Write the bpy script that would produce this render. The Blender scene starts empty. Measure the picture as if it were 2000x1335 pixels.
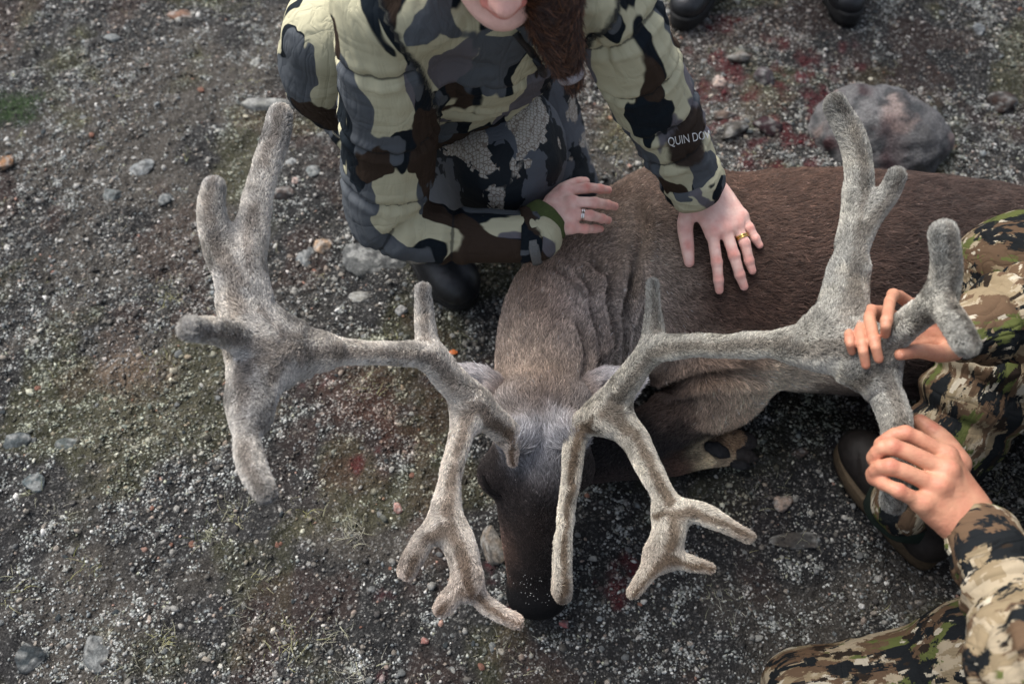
import bpy, math, random
import numpy as np
from mathutils import Vector, Matrix
from mathutils.bvhtree import BVHTree

SC = bpy.context.scene
COL = SC.collection
random.seed(7)
RNG = np.random.default_rng(11)

# ------------------------------------------------------------------ camera, sky, sun, exposure
CAM_H = 1.80
CAM_PITCH = math.radians(57.0)          # below the horizontal
LENS = 35.0
cam = bpy.data.cameras.new('camera')
cam.lens = LENS
cam.sensor_width = 36.0
cam.clip_start = 0.02
cam.clip_end = 500.0
cam_ob = bpy.data.objects.new('camera', cam)
COL.objects.link(cam_ob)
cam_ob.location = (0, 0, CAM_H)
cam_ob.rotation_euler = (math.pi / 2 - CAM_PITCH, 0, 0)
cam.dof.use_dof = True
cam.dof.focus_distance = 1.56
cam.dof.aperture_fstop = 3.5
SC.camera = cam_ob

world = bpy.data.worlds.new('World')
SC.world = world
world.use_nodes = True
wn = world.node_tree
wn.nodes.clear()
sky = wn.nodes.new('ShaderNodeTexSky')
sky.sky_type = 'NISHITA'
sky.sun_disc = False
SUN_EL, SUN_AZ = math.radians(58), math.radians(-50)   # azimuth from +Y towards +X
sky.sun_elevation = SUN_EL
sky.sun_rotation = SUN_AZ
sky.air_density = 1.0
sky.dust_density = 4.0
sky.ozone_density = 1.0
bg = wn.nodes.new('ShaderNodeBackground')
bg.inputs['Strength'].default_value = 0.085
out = wn.nodes.new('ShaderNodeOutputWorld')
hs = wn.nodes.new('ShaderNodeHueSaturation')        # an overcast sky: nearly white
hs.inputs['Saturation'].default_value = 0.62
wn.links.new(sky.outputs[0], hs.inputs['Color'])
wn.links.new(hs.outputs[0], bg.inputs[0])
wn.links.new(bg.outputs[0], out.inputs[0])

sun = bpy.data.lights.new('sun', 'SUN')
sun.energy = 1.35
sun.angle = math.radians(38)
sun.color = (1.0, 0.985, 0.96)
sun_ob = bpy.data.objects.new('sun', sun)
COL.objects.link(sun_ob)
sd = Vector((math.sin(SUN_AZ) * math.cos(SUN_EL), math.cos(SUN_AZ) * math.cos(SUN_EL), math.sin(SUN_EL)))
sun_ob.rotation_euler = sd.to_track_quat('Z', 'Y').to_euler()
sun_ob.location = sd * 6

SC.view_settings.view_transform = 'Standard'
SC.view_settings.look = 'None'
SC.view_settings.gamma = 1.0
SC.view_settings.use_curve_mapping = False
SC.view_settings.exposure = 1.5
SC.cycles.max_bounces = 4
SC.cycles.diffuse_bounces = 2
SC.cycles.transparent_max_bounces = 6
SC.cycles_curves.shape = 'RIBBONS'
SC.cycles_curves.subdivisions = 2

# ------------------------------------------------------------------ places: a pixel of the photograph plus a height gives a point of the place
FPX = LENS / 36.0 * 2000.0
_F = np.array([0, math.cos(CAM_PITCH), -math.sin(CAM_PITCH)])
_U = np.array([0, math.sin(CAM_PITCH), math.cos(CAM_PITCH)])
_R = np.array([1.0, 0, 0])
_C = np.array([0, 0, CAM_H])

def ray(u, v):
    return (u - 1000) / FPX * _R + (667.5 - v) / FPX * _U + _F

def P(u, v, z):
    d = ray(u, v)
    return _C + d * ((z - CAM_H) / d[2])

def depth(p):
    return float((np.asarray(p) - _C) @ _F)

def RP(px, p):                           # a length of px photograph pixels at the point p
    return px * depth(p) / FPX

def PX(p):                               # (N,3) points -> photograph pixels (used to place markings on the coat)
    q = np.asarray(p) - _C
    d = q @ _F
    return 1000 + FPX * (q @ _R) / d, 667.5 - FPX * (q @ _U) / d

# ------------------------------------------------------------------ numpy noise
def _hash(ix, iy, iz, seed):
    h = (ix * 374761393 + iy * 668265263 + iz * 2147483647 + seed * 974711) & 0xFFFFFFFF
    h = ((h ^ (h >> 13)) * 1274126177) & 0xFFFFFFFF
    h = ((h ^ (h >> 16)) * 2246822519) & 0xFFFFFFFF
    return ((h ^ (h >> 15)) & 0xFFFFFF) / float(0xFFFFFF)

def noise3(p, scale=1.0, seed=0):
    q = np.asarray(p, dtype=np.float64) * scale
    i = np.floor(q).astype(np.int64)
    f = q - i
    f = f * f * (3 - 2 * f)
    r = 0
    for dx in (0, 1):
        wx = f[:, 0] if dx else 1 - f[:, 0]
        for dy in (0, 1):
            wy = f[:, 1] if dy else 1 - f[:, 1]
            for dz in (0, 1):
                wz = f[:, 2] if dz else 1 - f[:, 2]
                r = r + wx * wy * wz * _hash(i[:, 0] + dx, i[:, 1] + dy, i[:, 2] + dz, seed)
    return r                               # 0..1

def fbm(p, scale=1.0, seed=0, octs=3):
    r, a, s = 0, 0.5, 0
    for o in range(octs):
        r = r + a * noise3(p, scale * 2 ** o, seed + 17 * o)
        s += a
        a *= 0.5
    return r / s

def sstep(a, b, x):
    t = np.clip((x - a) / (b - a), 0, 1)
    return t * t * (3 - 2 * t)

def lin(r, g, b):
    c = np.array([r, g, b]) / 255.0
    return np.where(c <= 0.04045, c / 12.92, ((c + 0.055) / 1.055) ** 2.4)

# ------------------------------------------------------------------ implicit surfaces
class Field:
    """A grid of distances; rounded cones and ellipsoids are blended into it, then meshed (surface nets)."""
    def __init__(self, lo, hi, res):
        self.lo = np.asarray(lo, float)
        self.res = res
        n = np.ceil((np.asarray(hi, float) - self.lo) / res).astype(int) + 1
        self.n = n
        self.ax = [(self.lo[i] + res * np.arange(n[i])).astype(np.float32) for i in range(3)]
        self.f = np.full(tuple(n), 0.2, np.float32)

    def _sub(self, lo, hi):
        a = np.maximum(np.floor((lo - self.lo) / self.res).astype(int), 0)
        b = np.minimum(np.ceil((hi - self.lo) / self.res).astype(int) + 1, self.n)
        if np.any(b <= a):
            return None
        sl = tuple(slice(a[i], b[i]) for i in range(3))
        return sl, self.ax[0][sl[0]][:, None, None], self.ax[1][sl[1]][None, :, None], self.ax[2][sl[2]][None, None, :]

    def _mix(self, sl, d, k):
        f = self.f[sl]
        if k > 0:
            h = np.maximum(k - np.abs(f - d), 0) / k
            self.f[sl] = np.minimum(f, d) - h * h * (k * 0.25)
        else:
            self.f[sl] = np.minimum(f, d)

    def cone(self, a, b, ra, rb, k=0.0, flat=None):
        a = np.asarray(a, np.float32); b = np.asarray(b, np.float32)
        m = max(ra, rb) * (1.0 if flat is None else max(1.0, 1.0 / flat[1])) + k + 3 * self.res
        s = self._sub(np.minimum(a, b) - m, np.maximum(a, b) + m)
        if s is None:
            return
        sl, X, Y, Z = s
        ba = b - a
        L2 = float(ba @ ba) + 1e-12
        x, y, z = X - a[0], Y - a[1], Z - a[2]
        t = np.clip((x * ba[0] + y * ba[1] + z * ba[2]) / L2, 0, 1)
        qx, qy, qz = x - t * ba[0], y - t * ba[1], z - t * ba[2]
        if flat is not None:
            n, kf = np.asarray(flat[0], np.float32), flat[1]
            n = n / np.linalg.norm(n)
            w = (qx * n[0] + qy * n[1] + qz * n[2]) * (kf - 1)
            qx, qy, qz = qx + w * n[0], qy + w * n[1], qz + w * n[2]
        d = np.sqrt(qx * qx + qy * qy + qz * qz) - (ra + (rb - ra) * t)
        self._mix(sl, d, k)

    def tube(self, pts, rads, k=0.0, flat=None, n=4):
        p, r = spline(pts, rads, n)
        for i in range(len(p) - 1):
            self.cone(p[i], p[i + 1], r[i], r[i + 1], k if i == 0 else min(k, 0.3 * r[i]) if k else 0.0, flat)

    def tube2(self, pts, rads, k=0.0, flat=None, n=4):
        """the whole tube blended once, so that its own pieces do not swell each other"""
        p, r = spline(pts, rads, n)
        m = max(r) * (1.0 if flat is None else max(1.0, 1.0 / flat[1])) + k + 3 * self.res
        s = self._sub(p.min(0) - m, p.max(0) + m)
        if s is None:
            return
        sl = s[0]
        keep = self.f[sl].copy()
        self.f[sl] = 0.2
        for i in range(len(p) - 1):
            self.cone(p[i], p[i + 1], r[i], r[i + 1], 0.0, flat)
        d = self.f[sl].copy()
        self.f[sl] = keep
        self._mix(sl, d, k)

    def ball(self, c, rad, k=0.0, rot=None):
        c = np.asarray(c, np.float32)
        rad = np.asarray(rad, np.float32) * np.ones(3, np.float32)
        m = rad.max() + k + 3 * self.res
        s = self._sub(c - m, c + m)
        if s is None:
            return
        sl, X, Y, Z = s
        x, y, z = X - c[0], Y - c[1], Z - c[2]
        if rot is not None:
            M = np.asarray(rot, np.float32)     # rows: the ellipsoid's own axes
            x, y, z = (x * M[0, 0] + y * M[0, 1] + z * M[0, 2], x * M[1, 0] + y * M[1, 1] + z * M[1, 2], x * M[2, 0] + y * M[2, 1] + z * M[2, 2])
        e0 = np.sqrt((x / rad[0]) ** 2 + (y / rad[1]) ** 2 + (z / rad[2]) ** 2)
        e1 = np.sqrt((x / rad[0] ** 2) ** 2 + (y / rad[1] ** 2) ** 2 + (z / rad[2] ** 2) ** 2) + 1e-9
        self._mix(sl, e0 * (e0 - 1) / e1, k)

    def carve(self, a, b, ra, rb, k):
        """smooth subtraction of a rounded cone"""
        a = np.asarray(a, np.float32); b = np.asarray(b, np.float32)
        m = max(ra, rb) + k + 3 * self.res
        s = self._sub(np.minimum(a, b) - m, np.maximum(a, b) + m)
        if s is None:
            return
        sl, X, Y, Z = s
        ba = b - a
        x, y, z = X - a[0], Y - a[1], Z - a[2]
        t = np.clip((x * ba[0] + y * ba[1] + z * ba[2]) / (float(ba @ ba) + 1e-12), 0, 1)
        d = np.sqrt((x - t * ba[0]) ** 2 + (y - t * ba[1]) ** 2 + (z - t * ba[2]) ** 2) - (ra + (rb - ra) * t)
        f, g = self.f[sl], -d
        h = np.maximum(k - np.abs(f - g), 0) / k
        self.f[sl] = np.maximum(f, g) + h * h * (k * 0.25)

    def mesh(self, smooth=2):
        f = self.f
        f[0], f[-1], f[:, 0], f[:, -1], f[:, :, 0], f[:, :, -1] = (np.maximum(g, 0.01) for g in (f[0], f[-1], f[:, 0], f[:, -1], f[:, :, 0], f[:, :, -1]))
        s = f < 0
        c = np.zeros(tuple(np.array(f.shape) - 1), np.int8)
        nx, ny, nz = f.shape
        offs = [(i, j, k) for i in (0, 1) for j in (0, 1) for k in (0, 1)]
        for o in offs:
            c += s[o[0]:nx - 1 + o[0], o[1]:ny - 1 + o[1], o[2]:nz - 1 + o[2]]
        act = (c > 0) & (c < 8)
        idx = np.argwhere(act)
        vid = np.full(act.shape, -1, np.int64)
        vid[act] = np.arange(len(idx))
        cv = {o: f[idx[:, 0] + o[0], idx[:, 1] + o[1], idx[:, 2] + o[2]] for o in offs}
        acc = np.zeros((len(idx), 3)); cnt = np.zeros(len(idx))
        for o in offs:
            for a in range(3):
                if o[a] == 0:
                    o2 = list(o); o2[a] = 1; o2 = tuple(o2)
                    va, vb = cv[o], cv[o2]
                    m = (va < 0) != (vb < 0)
                    t = np.where(m, va / np.where(m, va - vb, 1), 0)
                    q = np.array(o, float)[None, :].repeat(len(idx), 0)
                    q[:, a] += t
                    acc += q * m[:, None]; cnt += m
        v = (idx + acc / cnt[:, None]) * self.res + self.lo
        quads = []
        for a in range(3):
            b, d = (a + 1) % 3, (a + 2) % 3
            sl0 = [slice(None)] * 3; sl1 = [slice(None)] * 3
            sl0[a] = slice(0, -1); sl1[a] = slice(1, None)
            e = s[tuple(sl0)] != s[tuple(sl1)]
            ei = np.argwhere(e)
            ei = ei[(ei[:, b] > 0) & (ei[:, d] > 0) & (ei[:, b] < f.shape[b] - 1) & (ei[:, d] < f.shape[d] - 1)]
            inside0 = s[ei[:, 0], ei[:, 1], ei[:, 2]]
            def cell(db, dd):
                q = ei.copy(); q[:, b] -= db; q[:, d] -= dd
                return vid[q[:, 0], q[:, 1], q[:, 2]]
            Q = np.stack([cell(1, 1), cell(0, 1), cell(0, 0), cell(1, 0)], 1)
            Q[~inside0] = Q[~inside0][:, ::-1]
            quads.append(Q)
        q = np.concatenate(quads)
        q = q[(q >= 0).all(1)]
        v = relax(v, q, smooth)
        return v, q

def relax(v, q, n, lam=0.5):
    if n <= 0:
        return v
    e = np.concatenate([q[:, [0, 1]], q[:, [1, 2]], q[:, [2, 3]], q[:, [3, 0]]])
    N = len(v)
    deg = np.bincount(e[:, 0], minlength=N) + np.bincount(e[:, 1], minlength=N)
    deg = np.maximum(deg, 1)
    for it in range(2 * n):
        w = lam if it % 2 == 0 else -lam * 1.03
        acc = np.empty_like(v)
        for a in range(3):
            acc[:, a] = np.bincount(e[:, 0], v[e[:, 1], a], N) + np.bincount(e[:, 1], v[e[:, 0], a], N)
        v = v + w * (acc / deg[:, None] - v)
    return v

def spline(pts, rads, n=4):
    p = np.asarray(pts, float); r = np.asarray(rads, float)
    if len(p) < 3 or n <= 1:
        return p, r
    P4 = np.column_stack([p, r])
    ext = np.vstack([2 * P4[0] - P4[1], P4, 2 * P4[-1] - P4[-2]])
    o = []
    for i in range(1, len(ext) - 2):
        a, b, c, d = ext[i - 1], ext[i], ext[i + 1], ext[i + 2]
        for t in np.linspace(0, 1, n, endpoint=False):
            o.append(0.5 * (2 * b + (c - a) * t + (2 * a - 5 * b + 4 * c - d) * t * t + (3 * b - a - 3 * c + d) * t ** 3))
    o.append(ext[-2])
    o = np.array(o)
    return o[:, :3], np.maximum(o[:, 3], r.min() * 0.6)

def vnormals(v, q):
    n = np.cross(v[q[:, 2]] - v[q[:, 0]], v[q[:, 3]] - v[q[:, 1]])
    o = np.zeros_like(v)
    for i in range(q.shape[1]):
        for a in range(3):
            o[:, a] += np.bincount(q[:, i], n[:, a], len(v))
    return o / (np.linalg.norm(o, axis=1, keepdims=True) + 1e-12)

def seg_info(p, pts):
    """nearest place of each point p on a polyline: distance, arc length, index of the segment, the offset vector"""
    pts = np.asarray(pts, float)
    best = np.full(len(p), 1e9); arc = np.zeros(len(p)); off = np.zeros((len(p), 3)); acc = 0.0; si = np.zeros(len(p), int)
    for i in range(len(pts) - 1):
        a, b = pts[i], pts[i + 1]
        ba = b - a; L = np.linalg.norm(ba) + 1e-12
        t = np.clip(((p - a) @ ba) / (L * L), 0, 1)
        o = p - a - t[:, None] * ba
        d = np.linalg.norm(o, axis=1)
        m = d < best
        best[m] = d[m]; arc[m] = acc + t[m] * L; off[m] = o[m]; si[m] = i
        acc += L
    return best, arc, si, off

# ------------------------------------------------------------------ objects
def mesh_data(name, v, q, smooth=True):
    me = bpy.data.meshes.new(name)
    v = np.ascontiguousarray(v, np.float32); q = np.ascontiguousarray(q, np.int32)
    k = q.shape[1]
    me.vertices.add(len(v)); me.vertices.foreach_set('co', v.ravel())
    me.loops.add(q.size); me.loops.foreach_set('vertex_index', q.ravel())
    me.polygons.add(len(q)); me.polygons.foreach_set('loop_start', np.arange(0, q.size, k, dtype=np.int32))
    if smooth:
        me.polygons.foreach_set('use_smooth', np.ones(len(q), bool))
    me.update(calc_edges=True)
    me.validate()
    return me

def set_col(me, c, name='col'):
    a = me.attributes.new(name, 'FLOAT_COLOR', 'POINT')
    c = np.asarray(c, np.float32)
    if c.shape[1] == 3:
        c = np.column_stack([c, np.ones(len(c), np.float32)])
    a.data.foreach_set('color', np.ascontiguousarray(c, np.float32).ravel())

def set_vec(me, c, name='rest'):
    a = me.attributes.new(name, 'FLOAT_VECTOR', 'POINT')
    a.data.foreach_set('vector', np.ascontiguousarray(c, np.float32).ravel())

def link(name, data, mat=None, parent=None, loc=None):
    o = bpy.data.objects.new(name, data)
    COL.objects.link(o)
    if mat is not None and data is not None:
        data.materials.append(mat)
    if parent is not None:
        o.parent = parent
        if loc is None and parent.parent is None:
            o.location = -Vector(parent.location)       # data is in world coordinates, parents only carry a location
        elif loc is None:
            o.location = (0, 0, 0)
    if loc is not None:
        o.location = loc
    return o

def empty(name, loc):
    o = bpy.data.objects.new(name, None)
    COL.objects.link(o)
    o.location = loc
    o.empty_display_size = 0.05
    return o

def tag(o, label=None, cat=None, group=None, kind=None):
    if label: o['label'] = label
    if cat: o['category'] = cat
    if group: o['group'] = group
    if kind: o['kind'] = kind
    return o

def quads_to_tris(q):
    return np.concatenate([q[:, [0, 1, 2]], q[:, [0, 2, 3]]])

def join(*vq):
    vs, qs, n = [], [], 0
    for v, q in vq:
        vs.append(v); qs.append(np.asarray(q) + n); n += len(v)
    return np.vstack(vs), np.vstack(qs)

def loft(rings, cap=True):
    """closed rings (m,n,3) -> a quad tube; caps are fans of degenerate quads"""
    r = np.asarray(rings, float)
    m, n = r.shape[:2]
    v = r.reshape(-1, 3)
    q = []
    for i in range(m - 1):
        for j in range(n):
            k = (j + 1) % n
            q.append((i * n + j, i * n + k, (i + 1) * n + k, (i + 1) * n + j))
    if cap:
        c0, c1 = len(v), len(v) + 1
        v = np.vstack([v, r[0].mean(0), r[-1].mean(0)])
        for j in range(0, n, 2):
            q.append((c0, (j + 2) % n, j + 1, j))
            q.append((c1, (m - 1) * n + j, (m - 1) * n + j + 1, (m - 1) * n + (j + 2) % n))
    return v, np.array(q)

def pipe(pts, rad, n=8, sub=4, taper=None, flat=None):
    """a round (or flattened) cord along a smooth line"""
    pts = np.asarray(pts, float)
    p, r = spline(pts, np.full(len(pts), rad) if np.isscalar(rad) else rad, sub)
    t = np.gradient(p, axis=0)
    t /= np.linalg.norm(t, axis=1, keepdims=True) + 1e-12
    up = np.array([0.0, 0, 1]) if flat is None else np.asarray(flat[0], float)
    rings = []
    for i in range(len(p)):
        a = np.cross(t[i], up)
        if np.linalg.norm(a) < 1e-4:
            a = np.cross(t[i], np.array([1.0, 0, 0]))
        a /= np.linalg.norm(a)
        b = np.cross(a, t[i])
        fk = 1.0 if flat is None else flat[1]
        ang = np.linspace(0, 2 * np.pi, n, endpoint=False)
        rings.append(p[i] + r[i] * (np.cos(ang)[:, None] * a + fk * np.sin(ang)[:, None] * b))
    return loft(rings)

def fur(name, v, q, nrm, count, style, mat, parent, pts=4, dens=None, seed=1, rad=0.0005, tip=0.25, vary=0.32, wild=0.28):
    """hair strands rooted on a mesh. style(pos, normal) -> direction (unit, lies along the coat), lift, length, colour"""
    rng = np.random.default_rng(seed)
    t = quads_to_tris(q) if q.shape[1] == 4 else q
    a, b, c = v[t[:, 0]], v[t[:, 1]], v[t[:, 2]]
    w = np.linalg.norm(np.cross(b - a, c - a), axis=1)
    if dens is not None:
        w = w * dens((a + b + c) / 3, nrm[t[:, 0]])
    cs = np.cumsum(w); cs /= cs[-1]
    ti = np.searchsorted(cs, rng.random(count))
    ti = np.minimum(ti, len(t) - 1)
    r1, r2 = np.sqrt(rng.random(count)), rng.random(count)
    w0, w1, w2 = 1 - r1, r1 * (1 - r2), r1 * r2
    p = w0[:, None] * a[ti] + w1[:, None] * b[ti] + w2[:, None] * c[ti]
    n = w0[:, None] * nrm[t[ti, 0]] + w1[:, None] * nrm[t[ti, 1]] + w2[:, None] * nrm[t[ti, 2]]
    n /= np.linalg.norm(n, axis=1, keepdims=True) + 1e-12
    d, lift, length, colr = style(p, n)
    d = d - n * (d * n).sum(1)[:, None]
    d /= np.linalg.norm(d, axis=1, keepdims=True) + 1e-9
    side = np.cross(n, d)
    d = d + side * rng.normal(0, wild, count)[:, None] * 1.0
    d /= np.linalg.norm(d, axis=1, keepdims=True) + 1e-9
    length = length * rng.uniform(0.65, 1.2, count)
    curl = rng.normal(0, 0.12, count)
    P_ = np.empty((count, pts, 3), np.float32)
    for i in range(pts):
        s = i / (pts - 1)
        P_[:, i] = p + n * (lift * length * (s - 0.45 * s * s) - 0.0006)[:, None] + d * (length * (s * (1 - 0.4 * lift) + 0.15 * lift * s * s))[:, None] + side * (curl * length * s * s)[:, None]
    cu = bpy.data.hair_curves.new(name)
    cu.add_curves([pts] * count)
    cu.position_data.foreach_set('vector', P_.ravel())
    ra = cu.attributes.get('radius') or cu.attributes.new('radius', 'FLOAT', 'POINT')
    rr = np.linspace(1, tip, pts, dtype=np.float32)[None, :] * (np.asarray(rad) * rng.uniform(0.7, 1.3, count))[:, None]
    ra.data.foreach_set('value', np.ascontiguousarray(rr, np.float32).ravel())
    ca = cu.attributes.new('col', 'FLOAT_COLOR', 'CURVE')
    colr = np.clip(colr * np.exp(rng.normal(0, vary, (count, 1))), 0, 0.9)
    ca.data.foreach_set('color', np.column_stack([colr, np.ones(count)]).astype(np.float32).ravel())
    return link(name, cu, mat, parent)

# ------------------------------------------------------------------ materials
class Mat:
    """a small wrapper for building node materials"""
    def __init__(self, name, rough=0.7, spec=0.3):
        self.m = bpy.data.materials.new(name)
        self.m.use_nodes = True
        self.t = self.m.node_tree
        self.b = self.t.nodes['Principled BSDF']
        self.b.inputs['Roughness'].default_value = rough
        self.b.inputs['Specular IOR Level'].default_value = spec
        self._co = None

    def n(self, kind, **kw):
        x = self.t.nodes.new('ShaderNode' + kind)
        for k, val in kw.items():
            setattr(x, k, val)
        return x

    def _set(self, sock, val):
        if hasattr(val, 'links') or isinstance(val, bpy.types.NodeSocket):
            self.t.links.new(val, sock)
        elif val is not None:
            try:
                sock.default_value = val
            except Exception:
                sock.default_value = (*val, 1.0)[:4]

    def set(self, name, val):
        self._set(self.b.inputs[name], val)
        return self

    def obj(self):
        if self._co is None:
            self._co = self.n('TexCoord').outputs['Object']
        return self._co

    def attr(self, name):
        a = self.n('Attribute', attribute_name=name)
        return a

    def math(self, op, a, b=None, c=None, clamp=False):
        x = self.n('Math', operation=op, use_clamp=clamp)
        self._set(x.inputs[0], a)
        if b is not None: self._set(x.inputs[1], b)
        if c is not None: self._set(x.inputs[2], c)
        return x.outputs[0]

    def vmath(self, op, a, b=None):
        x = self.n('VectorMath', operation=op)
        self._set(x.inputs[0], a)
        if b is not None: self._set(x.inputs[1], b)
        return x.outputs[0]

    def noise(self, vec, scale, detail=2.0, rough=0.5, dist=0.0):
        x = self.n('TexNoise')
        self._set(x.inputs['Vector'], vec)
        x.inputs['Scale'].default_value = scale
        x.inputs['Detail'].default_value = detail
        x.inputs['Roughness'].default_value = rough
        x.inputs['Distortion'].default_value = dist
        return x.outputs['Fac'], x.outputs['Color']

    def voronoi(self, vec, scale, feature='F1', rand=1.0):
        x = self.n('TexVoronoi', feature=feature)
        self._set(x.inputs['Vector'], vec)
        x.inputs['Scale'].default_value = scale
        x.inputs['Randomness'].default_value = rand
        return x

    def ramp(self, fac, stops, interp='LINEAR'):
        x = self.n('ValToRGB')
        x.color_ramp.interpolation = interp
        el = x.color_ramp.elements
        while len(el) > 1:
            el.remove(el[-1])
        for i, (p, c) in enumerate(stops):
            e = el[0] if i == 0 else el.new(p)
            e.position = p
            e.color = (*c, 1.0)[:4] if not np.isscalar(c) else (c, c, c, 1)
        self._set(x.inputs[0], fac)
        return x.outputs[0]

    def mix(self, fac, a, b, mode='MIX'):
        x = self.n('Mix', data_type='RGBA', blend_type=mode)
        self._set(x.inputs[0], fac)
        self._set(x.inputs[6], tuple(a) + (1.0,) if not hasattr(a, 'links') and len(a) == 3 else a)
        self._set(x.inputs[7], tuple(b) + (1.0,) if not hasattr(b, 'links') and len(b) == 3 else b)
        return x.outputs[2]

    def gt(self, a, t, soft=0.012):
        x = self.n('MapRange', interpolation_type='SMOOTHSTEP')
        self._set(x.inputs[0], a)
        x.inputs[1].default_value = t - soft
        x.inputs[2].default_value = t + soft
        return x.outputs[0]

    def bump(self, h, strength=0.5, dist=0.002, prev=None):
        x = self.n('Bump')
        x.inputs['Strength'].default_value = strength
        x.inputs['Distance'].default_value = dist
        self._set(x.inputs['Height'], h)
        if prev is not None:
            self._set(x.inputs['Normal'], prev)
        return x.outputs[0]

def M(name, col, rough=0.7, spec=0.3, nscale=60.0, var=0.25, bump=0.3, bdist=0.001, metal=0.0, sheen=0.0):
    """plain material with grain: noise varies the colour and the relief"""
    m = Mat(name, rough, spec)
    f, _ = m.noise(m.obj(), nscale, 4.0, 0.6)
    c = np.asarray(col, float)
    m.set('Base Color', m.ramp(f, [(0.25, tuple(c * (1 - var))), (0.75, tuple(np.minimum(c * (1 + var), 1)))]))
    if bump:
        m.set('Normal', m.bump(f, bump, bdist))
    m.set('Metallic', metal)
    if sheen:
        m.set('Sheen Weight', sheen)
    return m.m

def hair_material(name, rough=0.55, spec=0.25, attr='col', root=0.6, tipc=1.35, through=0.0):
    m = Mat(name, rough, spec)
    hi = m.n('HairInfo').outputs['Intercept']                # strands are darker at the root, paler at the tip
    m.set('Base Color', m.mix(1.0, m.attr(attr).outputs['Color'], m.ramp(hi, [(0.0, (root,) * 3), (0.85, (tipc,) * 3)]), 'MULTIPLY'))
    if through:                                              # fine down lets light through
        tb = m.n('BsdfTranslucent'); mx = m.n('MixShader')
        m.t.links.new(m.b.inputs['Base Color'].links[0].from_socket, tb.inputs['Color'])
        mx.inputs[0].default_value = through
        m.t.links.new(m.b.outputs[0], mx.inputs[1]); m.t.links.new(tb.outputs[0], mx.inputs[2])
        m.t.links.new(mx.outputs[0], m.t.nodes['Material Output'].inputs['Surface'])
    return m.m

def attr_material(name, rough=0.8, spec=0.2, nscale=90.0, var=0.3, bump=0.4, bdist=0.002):
    m = Mat(name, rough, spec)
    f, _ = m.noise(m.obj(), nscale, 5.0, 0.6)
    g = m.ramp(f, [(0.25, (1 - var,) * 3), (0.75, (1 + var,) * 3)])
    m.set('Base Color', m.mix(1.0, m.attr('col').outputs['Color'], g, 'MULTIPLY'))
    m.set('Normal', m.bump(f, bump, bdist))
    return m.m
# ================================================================== the ground
def ground_h(x, y):
    p = np.column_stack([x, y, np.zeros_like(x)])
    h = 0.030 * (fbm(p, 3.0, 3, 3) - 0.5) + 0.024 * (fbm(p, 20.0, 5, 3) - 0.5) + 0.009 * (noise3(p, 80.0, 9) - 0.5)
    return h - 0.004

def axis(lo, hi, step, far):
    mid = np.arange(lo, hi + step / 2, step)
    g, s, x = [], step, hi
    while x < far:
        s *= 1.35
        x += s
        g.append(x)
    l, s, x = [], step, lo
    while x > -far:
        s *= 1.35
        x -= s
        l.append(x)
    return np.concatenate([np.array(l[::-1]), mid, np.array(g)])

gx, gy = axis(-1.65, 1.75, 0.0062, 150), axis(0.25, 2.75, 0.0062, 150)
GX, GY = np.meshgrid(gx, gy, indexing='ij')
gz = ground_h(GX.ravel(), GY.ravel())
gv = np.column_stack([GX.ravel(), GY.ravel(), gz])
nx_, ny_ = len(gx), len(gy)
ii, jj = np.meshgrid(np.arange(nx_ - 1), np.arange(ny_ - 1), indexing='ij')
a_ = (ii * ny_ + jj).ravel()
gq = np.column_stack([a_, a_ + ny_, a_ + ny_ + 1, a_ + 1])

BLOOD = [(1530, 180, 0.24), (1500, 240, 0.18), (1560, 220, 0.17), (1600, 130, 0.07), (1480, 110, 0.05), (790, 830, 0.05), (1040, 1120, 0.08), (720, 1240, 0.07), (590, 745, 0.05),
         (1430, 60, 0.06), (690, 905, 0.05), (1190, 1130, 0.05), (1640, 260, 0.09), (1570, 255, 0.08)]
BL = [(P(u, v, 0)[:2], r) for u, v, r in BLOOD]

def blood_at(x, y):
    p = np.column_stack([x, y, np.zeros_like(x)])
    b = np.zeros_like(x)
    for c, r in BL:
        d = np.hypot(x - c[0], y - c[1]) / r
        b = np.maximum(b, (1.25 - d) * (1.0 if c[1] > 1.35 else 0.62))
    n = fbm(p, 26.0, 31, 4)
    return np.clip((b * 0.75 + (n - 0.60) * 5.0), 0, 1) * (b > 0) * 0.95

blood = blood_at(gv[:, 0], gv[:, 1])
# the soil: dark humus, brown silt, greenish moss, reddish heath and olive patches
pz = np.column_stack([gv[:, 0], gv[:, 1], np.zeros(len(gv))])
n1, n2, n3 = fbm(pz, 4.0, 41, 4), fbm(pz, 7.0, 47, 4), fbm(pz, 2.2, 53, 3)
soil = np.array([0.026, 0.0255, 0.025])[None] * np.ones((len(gv), 1))
def lay(c, w):
    global soil
    soil = soil * (1 - w[:, None]) + np.asarray(c)[None] * w[:, None]
lay((0.066, 0.059, 0.050), sstep(0.50, 0.62, n1) * 0.8)
lay((0.022, 0.022, 0.022), sstep(0.50, 0.62, n3) * 0.75)
def moss_at(p):
    return sstep(0.55, 0.68, fbm(p, 6.0, 47, 4)) * 0.5
def heath_at(p):
    w = sstep(0.57, 0.66, fbm(p, 6.5, 59, 4))
    c = P(760, 830, 0); w2 = np.exp(-(((p[:, 0] - c[0]) / .22) ** 2 + ((p[:, 1] - c[1]) / .14) ** 2))
    return np.clip(w * 0.28 + 0.55 * w2 * sstep(0.42, 0.58, fbm(p, 14.0, 63, 3)), 0, 0.8)
lay((0.056, 0.055, 0.026), moss_at(pz))
lay((0.058, 0.030, 0.022), heath_at(pz))
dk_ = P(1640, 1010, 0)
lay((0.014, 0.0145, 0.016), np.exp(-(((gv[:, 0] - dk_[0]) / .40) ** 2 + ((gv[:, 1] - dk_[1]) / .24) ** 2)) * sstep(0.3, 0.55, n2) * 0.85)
sp = P(240, 720, 0)
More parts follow.
